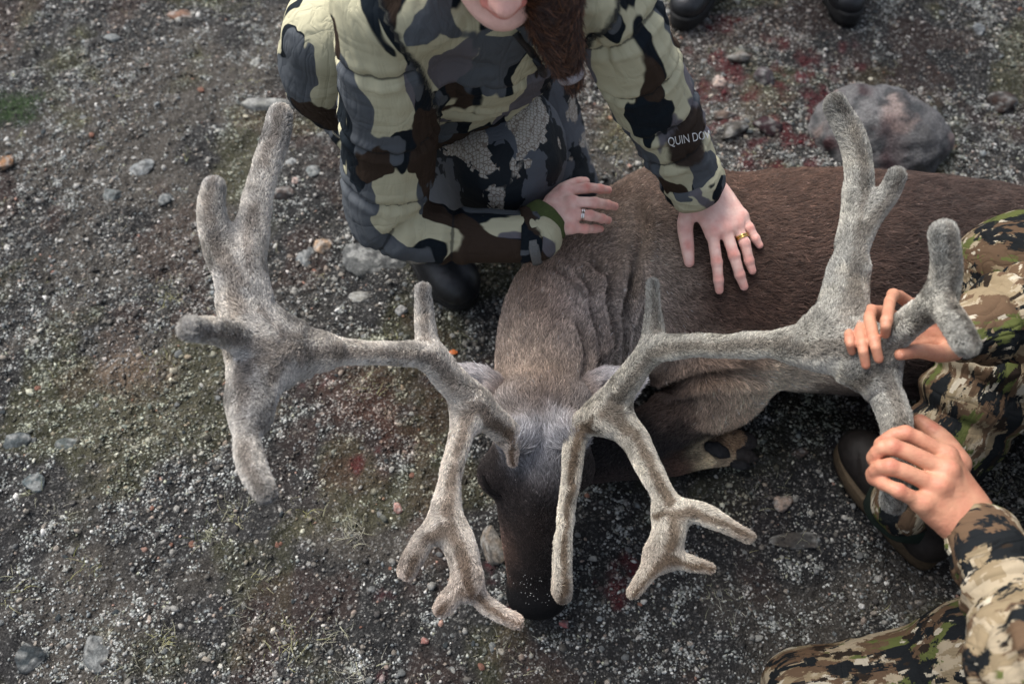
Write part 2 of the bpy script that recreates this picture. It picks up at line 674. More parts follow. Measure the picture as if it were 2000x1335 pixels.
lay((0.115, 0.085, 0.060), sstep(0.08, 0.03, np.hypot(gv[:, 0] - sp[0], (gv[:, 1] - sp[1]) * 1.3) + 0.03 * (n2 - 0.5)) * 0.9)
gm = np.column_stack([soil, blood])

m = Mat('tundra_soil', 0.95, 0.15)
co = m.obj()
att = m.attr('col')
nf, _ = m.noise(co, 260, 6, 0.7)
nm, _ = m.noise(co, 70, 5, 0.65)
vo = m.voronoi(co, 190)
flk, _ = m.noise(co, 120, 4, 0.7)
base = m.mix(1.0, att.outputs['Color'], m.ramp(nf, [(0.28, (0.25,) * 3), (0.5, (0.9,) * 3), (0.74, (2.0,) * 3)]), 'MULTIPLY')
# crust lichen: pale flecks
cell = m.math('MULTIPLY', m.gt(flk, 0.56, 0.03), m.math('SUBTRACT', 1.0, m.math('MULTIPLY', vo.outputs['Distance'], 1.4), clamp=True))
base = m.mix(m.math('MULTIPLY', cell, 0.75), base, m.ramp(nm, [(0.3, (0.16, 0.155, 0.14)), (0.7, (0.42, 0.41, 0.39))]))
base = m.mix(m.math('MULTIPLY', att.outputs['Alpha'], m.ramp(nf, [(0.35, 0.25), (0.6, 0.95)])), base, (0.062, 0.005, 0.008))
m.set('Base Color', base)
m.set('Roughness', m.math('SUBTRACT', 0.95, m.math('MULTIPLY', att.outputs['Alpha'], 0.62)))
m.set('Normal', m.bump(m.math('ADD', nf, m.math('MULTIPLY', vo.outputs['Distance'], -0.8)), 0.9, 0.004))
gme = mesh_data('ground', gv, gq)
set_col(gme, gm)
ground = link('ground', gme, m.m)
tag(ground, kind='structure')
GZ = lambda x, y: float(ground_h(np.array([x]), np.array([y]))[0])

# ---------------------------------------------------------------- loose stones
def ico(sub):
    import bmesh
    bm = bmesh.new()
    bmesh.ops.create_icosphere(bm, subdivisions=sub, radius=1.0)
    v = np.array([x.co[:] for x in bm.verts]); t = np.array([[q.index for q in f.verts] for f in bm.faces])
    bm.free()
    return v, t

ICO1, ICO2, ICO3, ICO4 = ico(1), ico(2), ico(3), ico(5)
OCT = (np.array([(1, 0, 0), (-1, 0, 0), (0, 1, 0), (0, -1, 0), (0, 0, 1), (0, 0, -1.0)]), np.array([(0, 2, 4), (2, 1, 4), (1, 3, 4), (3, 0, 4), (2, 0, 5), (1, 2, 5), (3, 1, 5), (0, 3, 5)]))

def rock(sub, seed, rough=0.35, facets=13, dims=(1, 1, 0.7), fine=0.07):
    """an angular lump: a ball cut by random planes, then roughened"""
    v, t = {1: ICO1, 2: ICO2, 3: ICO3, 5: ICO4}[sub]
    r = np.random.default_rng(seed)
    v = v.copy()
    for _ in range(facets):
        n = r.normal(size=3); n /= np.linalg.norm(n)
        d = r.uniform(0.48, 0.86)
        s = v @ n - d
        v -= np.where(s > 0, s * 0.97, 0)[:, None] * n
    v *= (1 + rough * (fbm(v + seed * 3.1, 1.4, seed, 3) - 0.5) + fine * (fbm(v + seed, 6.0, seed + 5, 3) - 0.5) * 2)[:, None]
    return v * np.asarray(dims), t

def rotz(a):
    c, s = math.cos(a), math.sin(a)
    return np.array([[c, -s, 0], [s, c, 0], [0, 0, 1]])

# fine gravel and lichen crumbs: too many to count
def scatter(n, seed, mask=None):
    r = np.random.default_rng(seed)
    x = r.uniform(-1.55, 1.65, n); y = r.uniform(0.3, 2.6, n)
    # only where the view could fall
    w = 0.85 + (y - 0.4) * 0.42
    k = np.abs(x) < w
    x, y = x[k], y[k]
    if mask is not None:
        k = r.random(len(x)) < mask(x, y)
        x, y = x[k], y[k]
    return x, y

PAL = np.array([lin(*c) for c in [(146, 144, 139), (120, 118, 113), (98, 99, 98), (170, 168, 162), (190, 188, 183), (128, 121, 112), (88, 85, 80), (140, 128, 118), (110, 114, 114), (64, 62, 60), (146, 118, 106), (208, 206, 201)]])
PALW = np.array([10, 16, 16, 5, 2, 14, 20, 4, 8, 22, 1, 0.6]); PALW /= PALW.sum()

def crumbs(name, x, y, size, pal, palw, seed, mat, label, flat=(0.45, 0.8), sink=0.25, base=ICO1):
    r = np.random.default_rng(seed)
    bv, bt = base
    n = len(x)
    # ten shapes shared round robin
    shapes = []
    for s in range(10):
        q = bv * (1 + r.uniform(-0.32, 0.32, (len(bv), 1)))
        shapes.append(q)
    shapes = np.array(shapes)
    sh = shapes[r.integers(0, 10, n)]
    sc = np.column_stack([size * r.uniform(0.75, 1.3, n), size * r.uniform(0.6, 1.0, n), size * r.uniform(flat[0], flat[1], n)])
    a = r.uniform(0, 6.283, n)
    q = sh * sc[:, None, :]
    ca, sa = np.cos(a)[:, None], np.sin(a)[:, None]
    X = q[:, :, 0] * ca - q[:, :, 1] * sa; Y = q[:, :, 0] * sa + q[:, :, 1] * ca
    tx, ty = r.normal(0, 0.3, n)[:, None], r.normal(0, 0.3, n)[:, None]
    Z = q[:, :, 2] + X * tx + Y * ty
    z0 = ground_h(x, y) + size * sink
    V = np.stack([X + x[:, None], Y + y[:, None], Z + z0[:, None]], 2).reshape(-1, 3)
    T = (bt[None] + (np.arange(n) * len(bv))[:, None, None]).reshape(-1, 3)
    c = pal[r.choice(len(pal), n, p=palw)] * r.uniform(0.7, 1.25, (n, 1))
    pp = np.column_stack([x, y, 0 * x])
    wm, wh_ = (moss_at(pp) * 0.75)[:, None], (heath_at(pp) * 0.75)[:, None]
    c = c * (1 - wm + wm * np.array([0.78, 0.80, 0.42])) 
    c = c * (1 - wh_ + wh_ * np.array([0.70, 0.42, 0.34]))
    b = blood_at(x, y) * (r.random(n) < 0.75)
    c = c * (1 - b[:, None] * 0.85) + np.array([0.085, 0.008, 0.012]) * b[:, None] * 0.85
    c = np.repeat(c, len(bv), 0)
    me = mesh_data(name, V, T, smooth=False)
    set_col(me, c)
    o = link(name, me, mat)
    tag(o, label, None, None, 'stuff')
    return o

stone_mat = attr_material('stone', 0.9, 0.2, 170, 0.55, 0.9, 0.004)
lich_mat = attr_material('lichen', 0.95, 0.1, 400, 0.35, 0.6, 0.002)

dens_g = lambda x, y: 0.35 + 0.65 * sstep(0.38, 0.60, fbm(np.column_stack([x, y, 0 * x]), 3.0, 61, 3))
x, y = scatter(125000, 101, dens_g)
sz = 0.0016 + 0.0034 * np.random.default_rng(5).random(len(x)) ** 2.0
crumbs('gravel', x, y, sz, PAL, PALW, 21, stone_mat, 'fine grey and brown gravel covering the tundra ground', base=OCT)
x, y = scatter(17000, 111, dens_g)
sz = 0.0036 + 0.0052 * np.random.default_rng(6).random(len(x)) ** 2.4
crumbs('gravel', x, y, sz, PAL, PALW, 24, stone_mat, 'coarse grit of mixed grey stones scattered over the ground', base=ICO1, flat=(0.35, 0.7), sink=0.05)
# lichen: pale crumbs in clusters
cx, cy = scatter(23000, 103, lambda x, y: 0.10 + 0.90 * sstep(0.44, 0.60, fbm(np.column_stack([x, y, 0 * x]), 7.0, 67, 4)))
r_ = np.random.default_rng(8)
k = np.minimum(2 + (r_.random(len(cx)) ** 2.5 * 26).astype(int), 26)
sp_c = r_.uniform(0.004, 0.011, len(cx))
x = np.repeat(cx, k) + r_.normal(0, 1, k.sum()) * np.repeat(sp_c, k); y = np.repeat(cy, k) + r_.normal(0, 1, k.sum()) * np.repeat(sp_c, k)
sz = 0.0011 + 0.0036 * r_.random(len(x)) ** 2.2
LP = np.array([lin(*c) for c in [(158, 159, 155), (138, 140, 136), (178, 179, 175), (118, 121, 117), (150, 151, 134)]])
crumbs('lichen', x, y, sz, LP, np.array([0.3, 0.3, 0.12, 0.23, 0.05]), 22, lich_mat, 'pale grey crust lichen dotted over the soil', (0.3, 0.7), 0.1, base=OCT)

# dry and green grass blades
def blades(name, tufts, label, cols, seed, blade_len=0.028):
    r = np.random.default_rng(seed)
    V, Q, Cc = [], [], []
    for (tx, ty, n, spread, ln) in tufts:
        tc = cols[r.integers(0, len(cols))]
        zt = GZ(tx, ty)
        for _ in range(n):
            a = r.uniform(0, 6.283); L = ln * r.uniform(0.5, 1.2)
            d = np.array([math.cos(a), math.sin(a), 0]); s = np.array([-d[1], d[0], 0]) * r.uniform(0.0003, 0.0006)
            o = np.array([tx + r.normal(0, spread), ty + r.normal(0, spread), 0])
            o[2] = zt - 0.002
            bend = r.uniform(0.3, 1.1)
            i0 = len(V)
            cc = np.clip(cols[r.integers(0, len(cols))] * 0.5 + tc * 0.5, 0, 1) * r.uniform(0.7, 1.3)
            cur = r.normal(0, 0.35)
            for j in range(5):
                t = j / 4
                p = o + d * L * bend * t + s / np.linalg.norm(s) * cur * L * t * t + np.array([0, 0, L * (t * (1.25 - bend * 0.5) - bend * 0.55 * t * t)])
                wdt = s * (1 - 0.85 * t)
                V += [p - wdt, p + wdt]; Cc += [cc, cc]
            for j in range(4):
                Q.append((i0 + 2 * j, i0 + 2 * j + 1, i0 + 2 * j + 3, i0 + 2 * j + 2))
    me = mesh_data(name, np.array(V), np.array(Q))
    set_col(me, np.array(Cc))
    mm = Mat(name + '_blade', 0.6, 0.3)
    mm.set('Base Color', mm.attr('col').outputs['Color'])
    o = link(name, me, mm.m)
    tag(o, label, None, None, 'stuff')
    return o

GREEN = np.array([lin(136, 134, 82), lin(112, 116, 72), lin(160, 156, 122), lin(170, 167, 152), lin(150, 148, 138)])
tl = []
for (u, v, n, sp_, ln) in [(480, 160, 40, .03, .03), (400, 1045, 34, .012, .03), (455, 1000, 40, .012, .035), (690, 1040, 44, .014, .035), (640, 1240, 30, .02, .03), (320, 1240, 34, .008, .03),
        (60, 960, 30, .012, .03), (110, 1000, 26, .012, .035), (510, 1120, 30, .02, .03), (470, 1180, 26, .02, .03), (560, 1260, 36, .02, .04), (330, 580, 40, .02, .03), (310, 700, 30, .015, .035), (1270, 200, 40, .03, .03),
        (1215, 250, 46, .02, .03), (1230, 310, 36, .025, .03), (900, 710, 30, .015, .03), (720, 760, 30, .02, .03), (600, 990, 26, .02, .03), (1410, 1160, 30, .03, .02), (1500, 960, 20, .02, .03), (1010, 1260, 24, .02, .02),
        (760, 690, 20, .03, .03), (90, 560, 30, .04, .02), (160, 1110, 20, .02, .03), (250, 1290, 30, .02, .03), (1560, 1060, 20, .02, .03), (700, 1330, 40, .02, .04), (1960, 940, 90, .04, .045), (30, 1150, 20, .02, .03)]:
    p = P(u, v, 0)
    tl.append((p[0], p[1], n, sp_, ln))
r_ = np.random.default_rng(77)
x, y = scatter(300, 107)
for i in range(len(x)):
    tl.append((x[i], y[i], int(r_.integers(4, 12)), 0.012, r_.uniform(0.014, 0.03)))
blades('grass', tl, 'sparse yellow green and bleached grass blades between the stones', GREEN, 31)
p = P(22, 212, 0)
blades('grass', [(p[0] + a, p[1] + b, 46, 0.014, 0.022) for a in np.linspace(-0.10, 0.055, 9) for b in np.linspace(-0.045, 0.04, 6)], 'dense dark green grass clump at the left edge', np.array([lin(40, 66, 22), lin(56, 84, 34), lin(34, 52, 24)]), 33)

# stones one can tell apart
def stone(name, u, v, size_px, aspect, colr, seed, label, cat='stone', group=None, sub=3, rz=0.0, hgt=0.55, rough=0.35, sink=0.58, mat=None, facets=13):
    c = P(u, v, 0.0)
    c[2] = GZ(c[0], c[1])
    r = RP(size_px, c) / 2
    vv, t = rock(sub, seed, rough, facets, (r, r * aspect * 1.25, r * hgt))
    vv = vv @ rotz(rz).T
    lowz = vv[:, 2].min()
    vv[:, 2] -= lowz * (1 - sink)
    vv[:, 2] *= 0.8
    vv[:, 2] -= 0.002
    me = mesh_data(name, vv, t, smooth=sub >= 3)
    w = fbm(vv / r + seed, 2.0, seed, 3)[:, None]
    cl = np.asarray(colr)[None] * (0.6 + 0.8 * w)
    sp2 = sstep(0.50, 0.60, fbm(vv / r + seed * 2, 3.0, seed + 3, 4))[:, None]
    cl = cl * (1 - 0.6 * sp2) + np.array([0.27, 0.27, 0.255]) * 0.6 * sp2
    sp3 = sstep(0.56, 0.62, fbm(vv / r + seed * 3, 5.0, seed + 4, 4))[:, None]
    cl = cl * (1 - 0.75 * sp3) + np.array([0.035, 0.036, 0.036]) * 0.75 * sp3
    set_col(me, cl)
    o = link(name, me, mat or stone_mat, loc=c)
    tag(o, label, cat, group)
    return o
# ================================================================== the caribou
caribou = empty('caribou', (0.45, 1.1, 0.0))
tag(caribou, 'brown caribou bull lying on the gravel, grey velvet antlers spread over its dark muzzle', 'caribou')

F = Field((-0.16, 0.42, -0.03), (1.75, 1.62, 0.56), 0.0075)
# trunk
F.tube2([(0.25, 1.15, .22), (0.42, 1.165, .225), (0.62, 1.165, .225), (0.90, 1.150, .212), (1.2, 1.14, .185), (1.5, 1.14, .17)], [.16, .20, .217, .212, .178, .15], 0.0)
# withers and shoulder
F.ball((0.33, 1.19, .25), (.14, .15, .15), .07)
F.tube2([P(1325, 490, .27), P(1345, 570, .25), P(1400, 680, .20), P(1425, 745, .15)], [.14, .14, .105, .065], .06)
# neck
F.tube2([P(1062, 800, .27), P(1072, 705, .275), P(1108, 605, .28), P(1198, 525, .285), P(1300, 475, .27)], [.080, .096, .113, .128, .145], .05)
F.tube2([P(1120, 690, .17), P(1200, 590, .17), P(1300, 560, .17)], [.10, .12, .13], .05)
# skull, muzzle, jaw
F.tube2([P(1062, 800, .285), P(1054, 880, .272), P(1046, 950, .238), P(1041, 1030, .175), P(1044, 1100, .118), P(1050, 1150, .080)], [.078, .079, .069, .057, .051, .050], .03)
F.tube2([P(1075, 860, .19), P(1060, 960, .13), P(1052, 1060, .075), P(1052, 1140, .05)], [.065, .055, .042, .036], .03)
F.ball(P(966, 925, .262), (.030, .034, .028), .03)
F.ball(P(1126, 915, .262), (.030, .034, .028), .03)
F.ball(P(1050, 1170, .070), (.050, .030, .036), .02)
F.tube2([P(1000, 790, .33), P(1060, 772, .345), P(1120, 790, .33)], [.030, .035, .030], .03)
F.tube2([P(1012, 1148, .085), P(1016, 1166, .078)], [.018, .016], .014)      # nostril wings
F.tube2([P(1086, 1146, .085), P(1084, 1166, .078)], [.018, .016], .014)
F.tube2([P(1046, 960, .302), P(1043, 1040, .222), P(1046, 1110, .160)], [.014, .013, .014], .03)   # bridge of the nose
# pedicles under the antlers
F.cone(P(1020, 850, .33), P(1005, 855, .36), .03, .028, .03)
F.cone(P(1105, 840, .33), P(1118, 842, .36), .03, .028, .03)
# near foreleg, folded: elbow, knee by the jaw, cannon bone back to the foot
F.tube2([P(1420, 760, .12), P(1320, 822, .10), P(1220, 868, .085), P(1150, 890, .075)], [.066, .058, .052, .048], .03)
F.tube2([P(1150, 893, .060), P(1220, 905, .048), P(1310, 902, .042), P(1360, 890, .042), P(1420, 892, .030)], [.046, .032, .027, .026, .016], .02)
F.tube2([P(1420, 770, .08), P(1330, 840, .05), P(1330, 852, .045), P(1390, 862, .040), P(1440, 860, .032)], [.045, .035, .026, .024, .020], .015)
# far hind thigh keeps the trunk closed at the right
F.ball((1.5, 1.11, .17), (.20, .21, .17), .06)
cv, cq = F.mesh(2)
cn = vnormals(cv, cq)

# skin folds on the neck: grooves along lines on its surface
def fold(line, width, dep):
    global cv
    pts = spline(np.array([hit(u, v) for u, v in line]), np.ones(len(line)), 5)[0]
    d, arc, _, _ = seg_info(cv, pts)
    L = np.linalg.norm(np.diff(pts, axis=0), axis=1).sum()
    taper = np.clip(np.minimum(arc, L - arc) / (0.25 * L), 0, 1)
    x = d / width
    prof = -np.exp(-x * x * 2.2) + 0.55 * np.exp(-(x - 1.6) ** 2 * 2.0)
    cv = cv + cn * (2.6 * dep * prof * taper)[:, None]

_bvh = BVHTree.FromPolygons([Vector(p) for p in cv], cq.tolist())
def hit(u, v, bvh=None):
    d = Vector(ray(u, v)).normalized()
    h = (bvh or _bvh).ray_cast(Vector(_C), d)
    if h[0] is None:
        return P(u, v, 0.1)
    return np.array(h[0])

for line, w, dp in [([(1240, 490), (1232, 560), (1205, 640), (1195, 735)], .012, .016), ([(1195, 520), (1180, 600), (1178, 680), (1160, 745)], .009, .010),
                    ([(1140, 560), (1160, 640), (1165, 700), (1150, 760)], .009, .009), ([(1120, 620), (1140, 690), (1140, 750)], .008, .007),
                    ([(1110, 530), (1150, 570), (1170, 640)], .008, .006), ([(1140, 500), (1180, 545), (1195, 610)], .008, .006),
                    ([(1070, 520), (1120, 560), (1145, 610)], .008, .0045), ([(1240, 390), (1255, 450), (1245, 520)], .014, .006),
                    ([(1275, 760), (1350, 735), (1430, 725), (1520, 735)], .014, .010)]:
    fold(line, w, dp)
cn = vnormals(cv, cq)
_bvh = BVHTree.FromPolygons([Vector(p) for p in cv], cq.tolist())

# coat: anchors (pixel, height) -> colour, hair direction (towards a second pixel), hair length, reach
BR, DK, TAN = lin(84, 64, 54), lin(52, 42, 38), lin(164, 143, 122)
ANCH = [
    (1045, 1165, .09, lin(20, 20, 22), (1045, 1100, .14), .004, .05), (1000, 1085, .12, lin(116, 86, 72), (998, 1030, .17), .006, .025), (1065, 1070, .18, lin(34, 30, 30), (1062, 1000, .22), .006, .030), (1040, 1115, .15, lin(40, 34, 32), (1040, 1040, .2), .006, .05),
    (1010, 1060, .15, lin(112, 86, 73), (1005, 1000, .2), .007, .035), (1040, 1030, .22, lin(58, 48, 44), (1040, 960, .26), .008, .05), (1085, 1030, .16, lin(46, 38, 35), (1085, 960, .2), .008, .04),
    (1040, 960, .28, lin(48, 42, 41), (1042, 900, .31), .010, .045), (970, 940, .27, lin(44, 37, 35), (980, 880, .28), .009, .04), (1120, 930, .27, lin(48, 41, 38), (1110, 870, .28), .009, .04),
    (1030, 890, .33, lin(96, 94, 97), (1025, 840, .34), .030, .022), (1062, 880, .34, lin(158, 156, 158), (1055, 830, .35), .036, .035), (1060, 915, .32, lin(92, 90, 93), (1060, 850, .33), .030, .030), (1060, 825, .36, lin(132, 127, 126), (1062, 780, .37), .036, .03),
    (1000, 790, .33, lin(122, 115, 111), (985, 750, .34), .022, .04), (1120, 790, .33, lin(122, 115, 111), (1140, 750, .34), .022, .04), (1060, 765, .36, lin(110, 92, 80), (1060, 710, .37), .024, .035),
    (1055, 690, .37, lin(158, 136, 116), (1060, 620, .38), .022, .07), (1000, 680, .33, lin(150, 132, 118), (1010, 610, .34), .022, .06), (1130, 690, .33, lin(146, 130, 118), (1140, 620, .34), .022, .06),
    (1070, 590, .39, lin(146, 120, 100), (1110, 530, .40), .022, .05), (1130, 610, .38, lin(168, 152, 142), (1170, 540, .38), .020, .05), (1190, 660, .32, lin(140, 126, 116), (1210, 590, .32), .020, .05),
    (1230, 640, .32, lin(170, 160, 152), (1240, 700, .30), .018, .05), (1260, 560, .38, lin(166, 150, 136), (1300, 590, .38), .018, .06), (1240, 460, .41, lin(140, 122, 106), (1290, 470, .41), .018, .06), (1290, 520, .40, lin(150, 132, 114), (1340, 540, .40), .018, .05),
    (1180, 500, .40, lin(132, 112, 96), (1230, 460, .40), .018, .05), (1210, 390, .36, lin(104, 84, 70), (1260, 370, .36), .018, .06), (1300, 400, .42, lin(98, 78, 66), (1370, 400, .42), .020, .06),
    (1330, 640, .36, lin(104, 84, 72), (1380, 670, .34), .020, .06), (1280, 680, .30, lin(150, 132, 116), (1290, 740, .26), .022, .06), (1400, 450, .44, lin(82, 62, 52), (1480, 460, .44), .024, .08), (1420, 580, .42, lin(80, 61, 52), (1500, 600, .41), .024, .08),
    (1380, 720, .24, lin(150, 128, 110), (1420, 790, .18), .026, .05), (1440, 750, .20, lin(190, 168, 146), (1450, 820, .13), .030, .05), (1430, 800, .12, lin(158, 136, 116), (1430, 850, .08), .036, .030), (1320, 770, .18, lin(110, 90, 78), (1300, 820, .13), .022, .05),
    (1540, 730, .22, lin(206, 190, 168), (1620, 750, .20), .028, .06), (1640, 740, .22, lin(150, 132, 116), (1720, 750, .20), .028, .05), (1600, 780, .12, lin(46, 40, 38), (1680, 790, .12), .026, .05), (1560, 690, .30, lin(104, 84, 72), (1640, 710, .29), .026, .05),
    (1600, 560, .42, lin(80, 61, 52), (1700, 570, .42), .026, .14), (1600, 400, .40, lin(84, 63, 52), (1700, 400, .40), .026, .12), (1850, 500, .42, lin(60, 48, 44), (1950, 510, .42), .028, .16), (1800, 700, .28, lin(58, 48, 44), (1900, 710, .28), .028, .12), (1850, 380, .36, lin(66, 52, 46), (1950, 390, .36), .028, .12), (2200, 500, .4, lin(66, 54, 48), (2300, 510, .4), .03, .3),
    (1300, 830, .14, lin(22, 20, 21), (1220, 860, .12), .014, .05), (1200, 870, .12, lin(28, 25, 25), (1150, 885, .1), .010, .05), (1240, 905, .07, lin(48, 37, 34), (1310, 905, .06), .010, .04), (1310, 905, .06, lin(84, 60, 46), (1360, 895, .06), .014, .025),
    (1365, 882, .07, lin(190, 172, 140), (1420, 890, .05), .018, .020), (1330, 845, .07, lin(30, 27, 27), (1380, 855, .06), .010, .035), (1380, 830, .08, lin(34, 30, 29), (1420, 845, .06), .012, .03), (1180, 925, .05, lin(52, 40, 36), (1240, 920, .05), .010, .04), (1270, 925, .04, lin(52, 40, 36), (1320, 915, .04), .010, .03), (1415, 905, .05, lin(170, 150, 124), (1450, 905, .03), .016, .02), (1420, 858, .06, lin(150, 122, 94), (1460, 862, .05), .012, .02), (1380, 850, .08, lin(60, 46, 40), (1440, 858, .06), .010, .025)]
A_p = np.array([P(a[0], a[1], a[2]) for a in ANCH]); A_c = np.array([a[3] for a in ANCH]); A_c = A_c * np.where((np.array([a[0] for a in ANCH]) > 1380) & (A_c.mean(1) < .08), .80, 1.0)[:, None]; _g = np.where(np.array([a[0] for a in ANCH]) > 1330, 0.0, 0.16)[:, None]; A_c = A_c * (1 - _g) + A_c.mean(1, keepdims=True) * _g
A_d = np.array([P(*a[4]) for a in ANCH]) - A_p; A_d /= np.linalg.norm(A_d, axis=1, keepdims=True)
A_l = np.array([a[5] for a in ANCH]); A_l = np.where((A_p[:, 0] < .33) & (A_p[:, 1] > .84) & (A_p[:, 2] > .28), A_l * .50, A_l * .70); A_r = np.array([a[6] for a in ANCH])

def coat(p):
    num = 0; W = np.zeros(len(p)); D = 0; Ln = 0
    jit = (np.column_stack([fbm(p, 28, 71, 2), fbm(p, 28, 73, 2), fbm(p, 28, 79, 2)]) - 0.5) * 0.045
    pj = (p + jit).astype(np.float32); ps = p.astype(np.float32)
    Ap, Ac, Ad = A_p.astype(np.float32), A_c.astype(np.float32), A_d.astype(np.float32)
    acc = np.zeros((len(p), 7), np.float32)
    for i in range(len(ANCH)):
        a = pj - Ap[i]; b = ps - Ap[i]
        w = np.exp(-np.einsum('ij,ij->i', a, a) / np.float32(A_r[i] ** 2)) + np.float32(1e-9) / (np.einsum('ij,ij->i', b, b) + np.float32(1e-4))
        acc += w[:, None] * np.concatenate([Ac[i], Ad[i], [A_l[i]]]).astype(np.float32)[None]
        W += w
    num, D, Ln = acc[:, :3].astype(float), acc[:, 3:6].astype(float), acc[:, 6].astype(float)
    return num / W[:, None], D / W[:, None], Ln / W

cc, _, _ = coat(cv)
cme = mesh_data('body', cv, cq)
set_col(cme, cc * 0.55)
hide_mat = attr_material('caribou_hide', 0.85, 0.15, 160, 0.3, 0.4, 0.002)
cbody = link('body', cme, hide_mat, caribou)
fur_mat = hair_material('caribou_fur', 0.5, 0.3, root=0.5, tipc=1.75)

def coat_style(p, n):
    c, d, l = coat(p)
    cl = fbm(p, 55, 83, 2)
    mott = 0.55 + 0.9 * fbm(p, 42, 89, 3)
    side = np.cross(n, d)
    d = d + side * ((cl - 0.5) * 1.6)[:, None]
    c = c * mott[:, None]
    rr = np.random.default_rng(3).random(len(p))
    c = np.where((rr < 0.012)[:, None], np.minimum(c * 4.0 + 0.06, 0.5), c)
    return d, 0.36 + 0.35 * (rr - 0.5), l, c

def coat_dens(p, n):
    toc = _C - p
    toc /= np.linalg.norm(toc, axis=1, keepdims=True)
    f = sstep(-0.45, -0.05, (n * toc).sum(1)) * (p[:, 2] > -0.01) * (p[:, 0] < 1.45)
    near = np.exp(-(((p - np.array([0.06, 0.85, 0.3])) / 0.28) ** 2).sum(1))
    nose = sstep(0.035, 0.06, np.linalg.norm(p - P(1050, 1170, .085), axis=1))
    leg = np.exp(-(((p - P(1300, 890, .05)) / np.array([0.16, 0.06, 0.08])) ** 2).sum(1))
    return f * (1 + 1.6 * near + 1.2 * leg) * (0.05 + 0.95 * nose)
fur('fur', cv, cq, cn, 290000, coat_style, fur_mat, cbody, pts=4, dens=coat_dens, seed=4, rad=0.00047, vary=0.40, wild=0.30)

# ears
def ear(base, tip, nrm_, wid):
    f = Field(np.minimum(base, tip) - 0.06, np.maximum(base, tip) + 0.06, 0.0025)
    mid = base * 0.55 + tip * 0.45
    f.tube2([base, mid, tip], [wid * 0.6, wid, wid * 0.35], 0, (nrm_, 2.4))
    f.carve(mid + np.asarray(nrm_) * wid * 0.45, tip + np.asarray(nrm_) * wid * 0.2, wid * 0.45, wid * 0.15, 0.008)
    return f.mesh(2)
for bs, tp in (((982, 785, .31), (876, 730, .36)), ((1138, 780, .31), (1240, 744, .36))):
    b_, t_ = P(*bs), P(*tp)
    v_, q_ = ear(b_, t_, (0, -0.35, 0.93), 0.040)
    n_ = vnormals(v_, q_)
    me = mesh_data('ear', v_, q_)
    ec = lambda p: np.array(lin(150, 134, 124))[None] * (1 - sstep(0.02, 0.07, np.linalg.norm(p - b_, axis=1)))[:, None] + np.array(lin(196, 190, 188))[None] * sstep(0.02, 0.07, np.linalg.norm(p - b_, axis=1))[:, None]
    set_col(me, ec(v_) * 0.6)
    e = link('ear', me, hide_mat, caribou)
    dr = (t_ - b_) / np.linalg.norm(t_ - b_)
    fur('fur', v_, q_, n_, 9000, lambda p, n: (np.repeat(dr[None], len(p), 0), np.full(len(p), 0.35), np.full(len(p), 0.015), ec(p)), fur_mat, e, pts=4, seed=5, rad=0.0004)

# nose pad, nostrils, eyelids
nose_mat = M('nose_leather', (0.012, 0.012, 0.013), 0.45, 0.5, 300, 0.5, 0.6, 0.001)
f = Field(P(1050, 1178, .06) - 0.08, P(1050, 1178, .06) + 0.08, 0.0025)
f.tube2([P(1012, 1168, .075), P(1050, 1178, .082), P(1086, 1168, .075)], [.017, .022, .017], 0)
f.tube2([P(1022, 1186, .045), P(1050, 1190, .05), P(1078, 1184, .045)], [.015, .019, .015], .012)
for s in (-1, 1):
    f.carve(P(1050 + s * 24, 1176, .085), P(1050 + s * 36, 1190, .075), .006, .004, .006)
v_, q_ = f.mesh(1)
link('nose', mesh_data('nose', v_, q_), nose_mat, caribou)
gr = np.random.default_rng(44)
gv_, gt_ = [], []
for i in range(42):
    u_, w_ = gr.normal(1046, 24), gr.uniform(1118, 1180)
    h = _bvh.ray_cast(Vector(_C), Vector(ray(u_, w_)).normalized())
    if h[0] is None: continue
    q0 = OCT[0] * gr.uniform(.0005, .0010) + np.array(h[0]) + np.array(h[1]) * .0025
    gt_.append(OCT[1] + 6 * len(gv_)); gv_.append(q0)
grit_mat = M('pale_grit', (0.5, 0.5, 0.48), 0.9, 0.2, 300, 0.3, 0.2, 0.0005)
tag(link('grit', mesh_data('grit', np.vstack(gv_), np.vstack(gt_), smooth=False), grit_mat, caribou), None, None, None, 'stuff')
eye_mat = M('eyelid_skin', (0.010, 0.009, 0.009), 0.95, 0.05, 200, 0.4, 0.4, 0.001)
for line in ([(944, 928), (950, 946), (962, 960), (978, 968)], [(1136, 940), (1128, 955), (1116, 962)]):
    pts = np.array([hit(u, v) + np.array([0, -0.001, 0.002]) for u, v in line])
    v_, q_ = pipe(pts, [.002, .0040, .0045, .0015][:len(pts)] if len(pts) == 4 else [.001, .002, .001], 8, 4)
    link('eyelid', mesh_data('eyelid', v_, q_), eye_mat, caribou)

# hooves and dewclaws
hoof_mat = M('hoof_horn', (0.013, 0.013, 0.014), 0.75, 0.25, 160, 0.6, 0.8, 0.002)
pale_hoof = M('pale_hoof_sole', lin(120, 104, 90), 0.7, 0.3, 120, 0.4, 0.4, 0.001)
grey_hoof = M('grey_hoof_horn', lin(50, 46, 44), 0.8, 0.2, 160, 0.6, 0.8, 0.002)
def hoof(name, a, b, r, mat, flatn=(0, -.3, .95), kf=2.1):
    a, b = P(*a), P(*b)
    f = Field(np.minimum(a, b) - r - .02, np.maximum(a, b) + r + .02, 0.002)
    m_ = a * .5 + b * .5 + np.array([0, 0, r * .12])
    f.tube2([a, m_, b], [r * .85, r * 1.0, r * .16], 0, (flatn, kf))
    v_, q_ = f.mesh(1)
    v_ = v_ + vnormals(v_, q_) * (.005 * (fbm(v_, 90, 3, 3) - .5))[:, None]
    return link(name, mesh_data(name, v_, q_), mat, caribou)
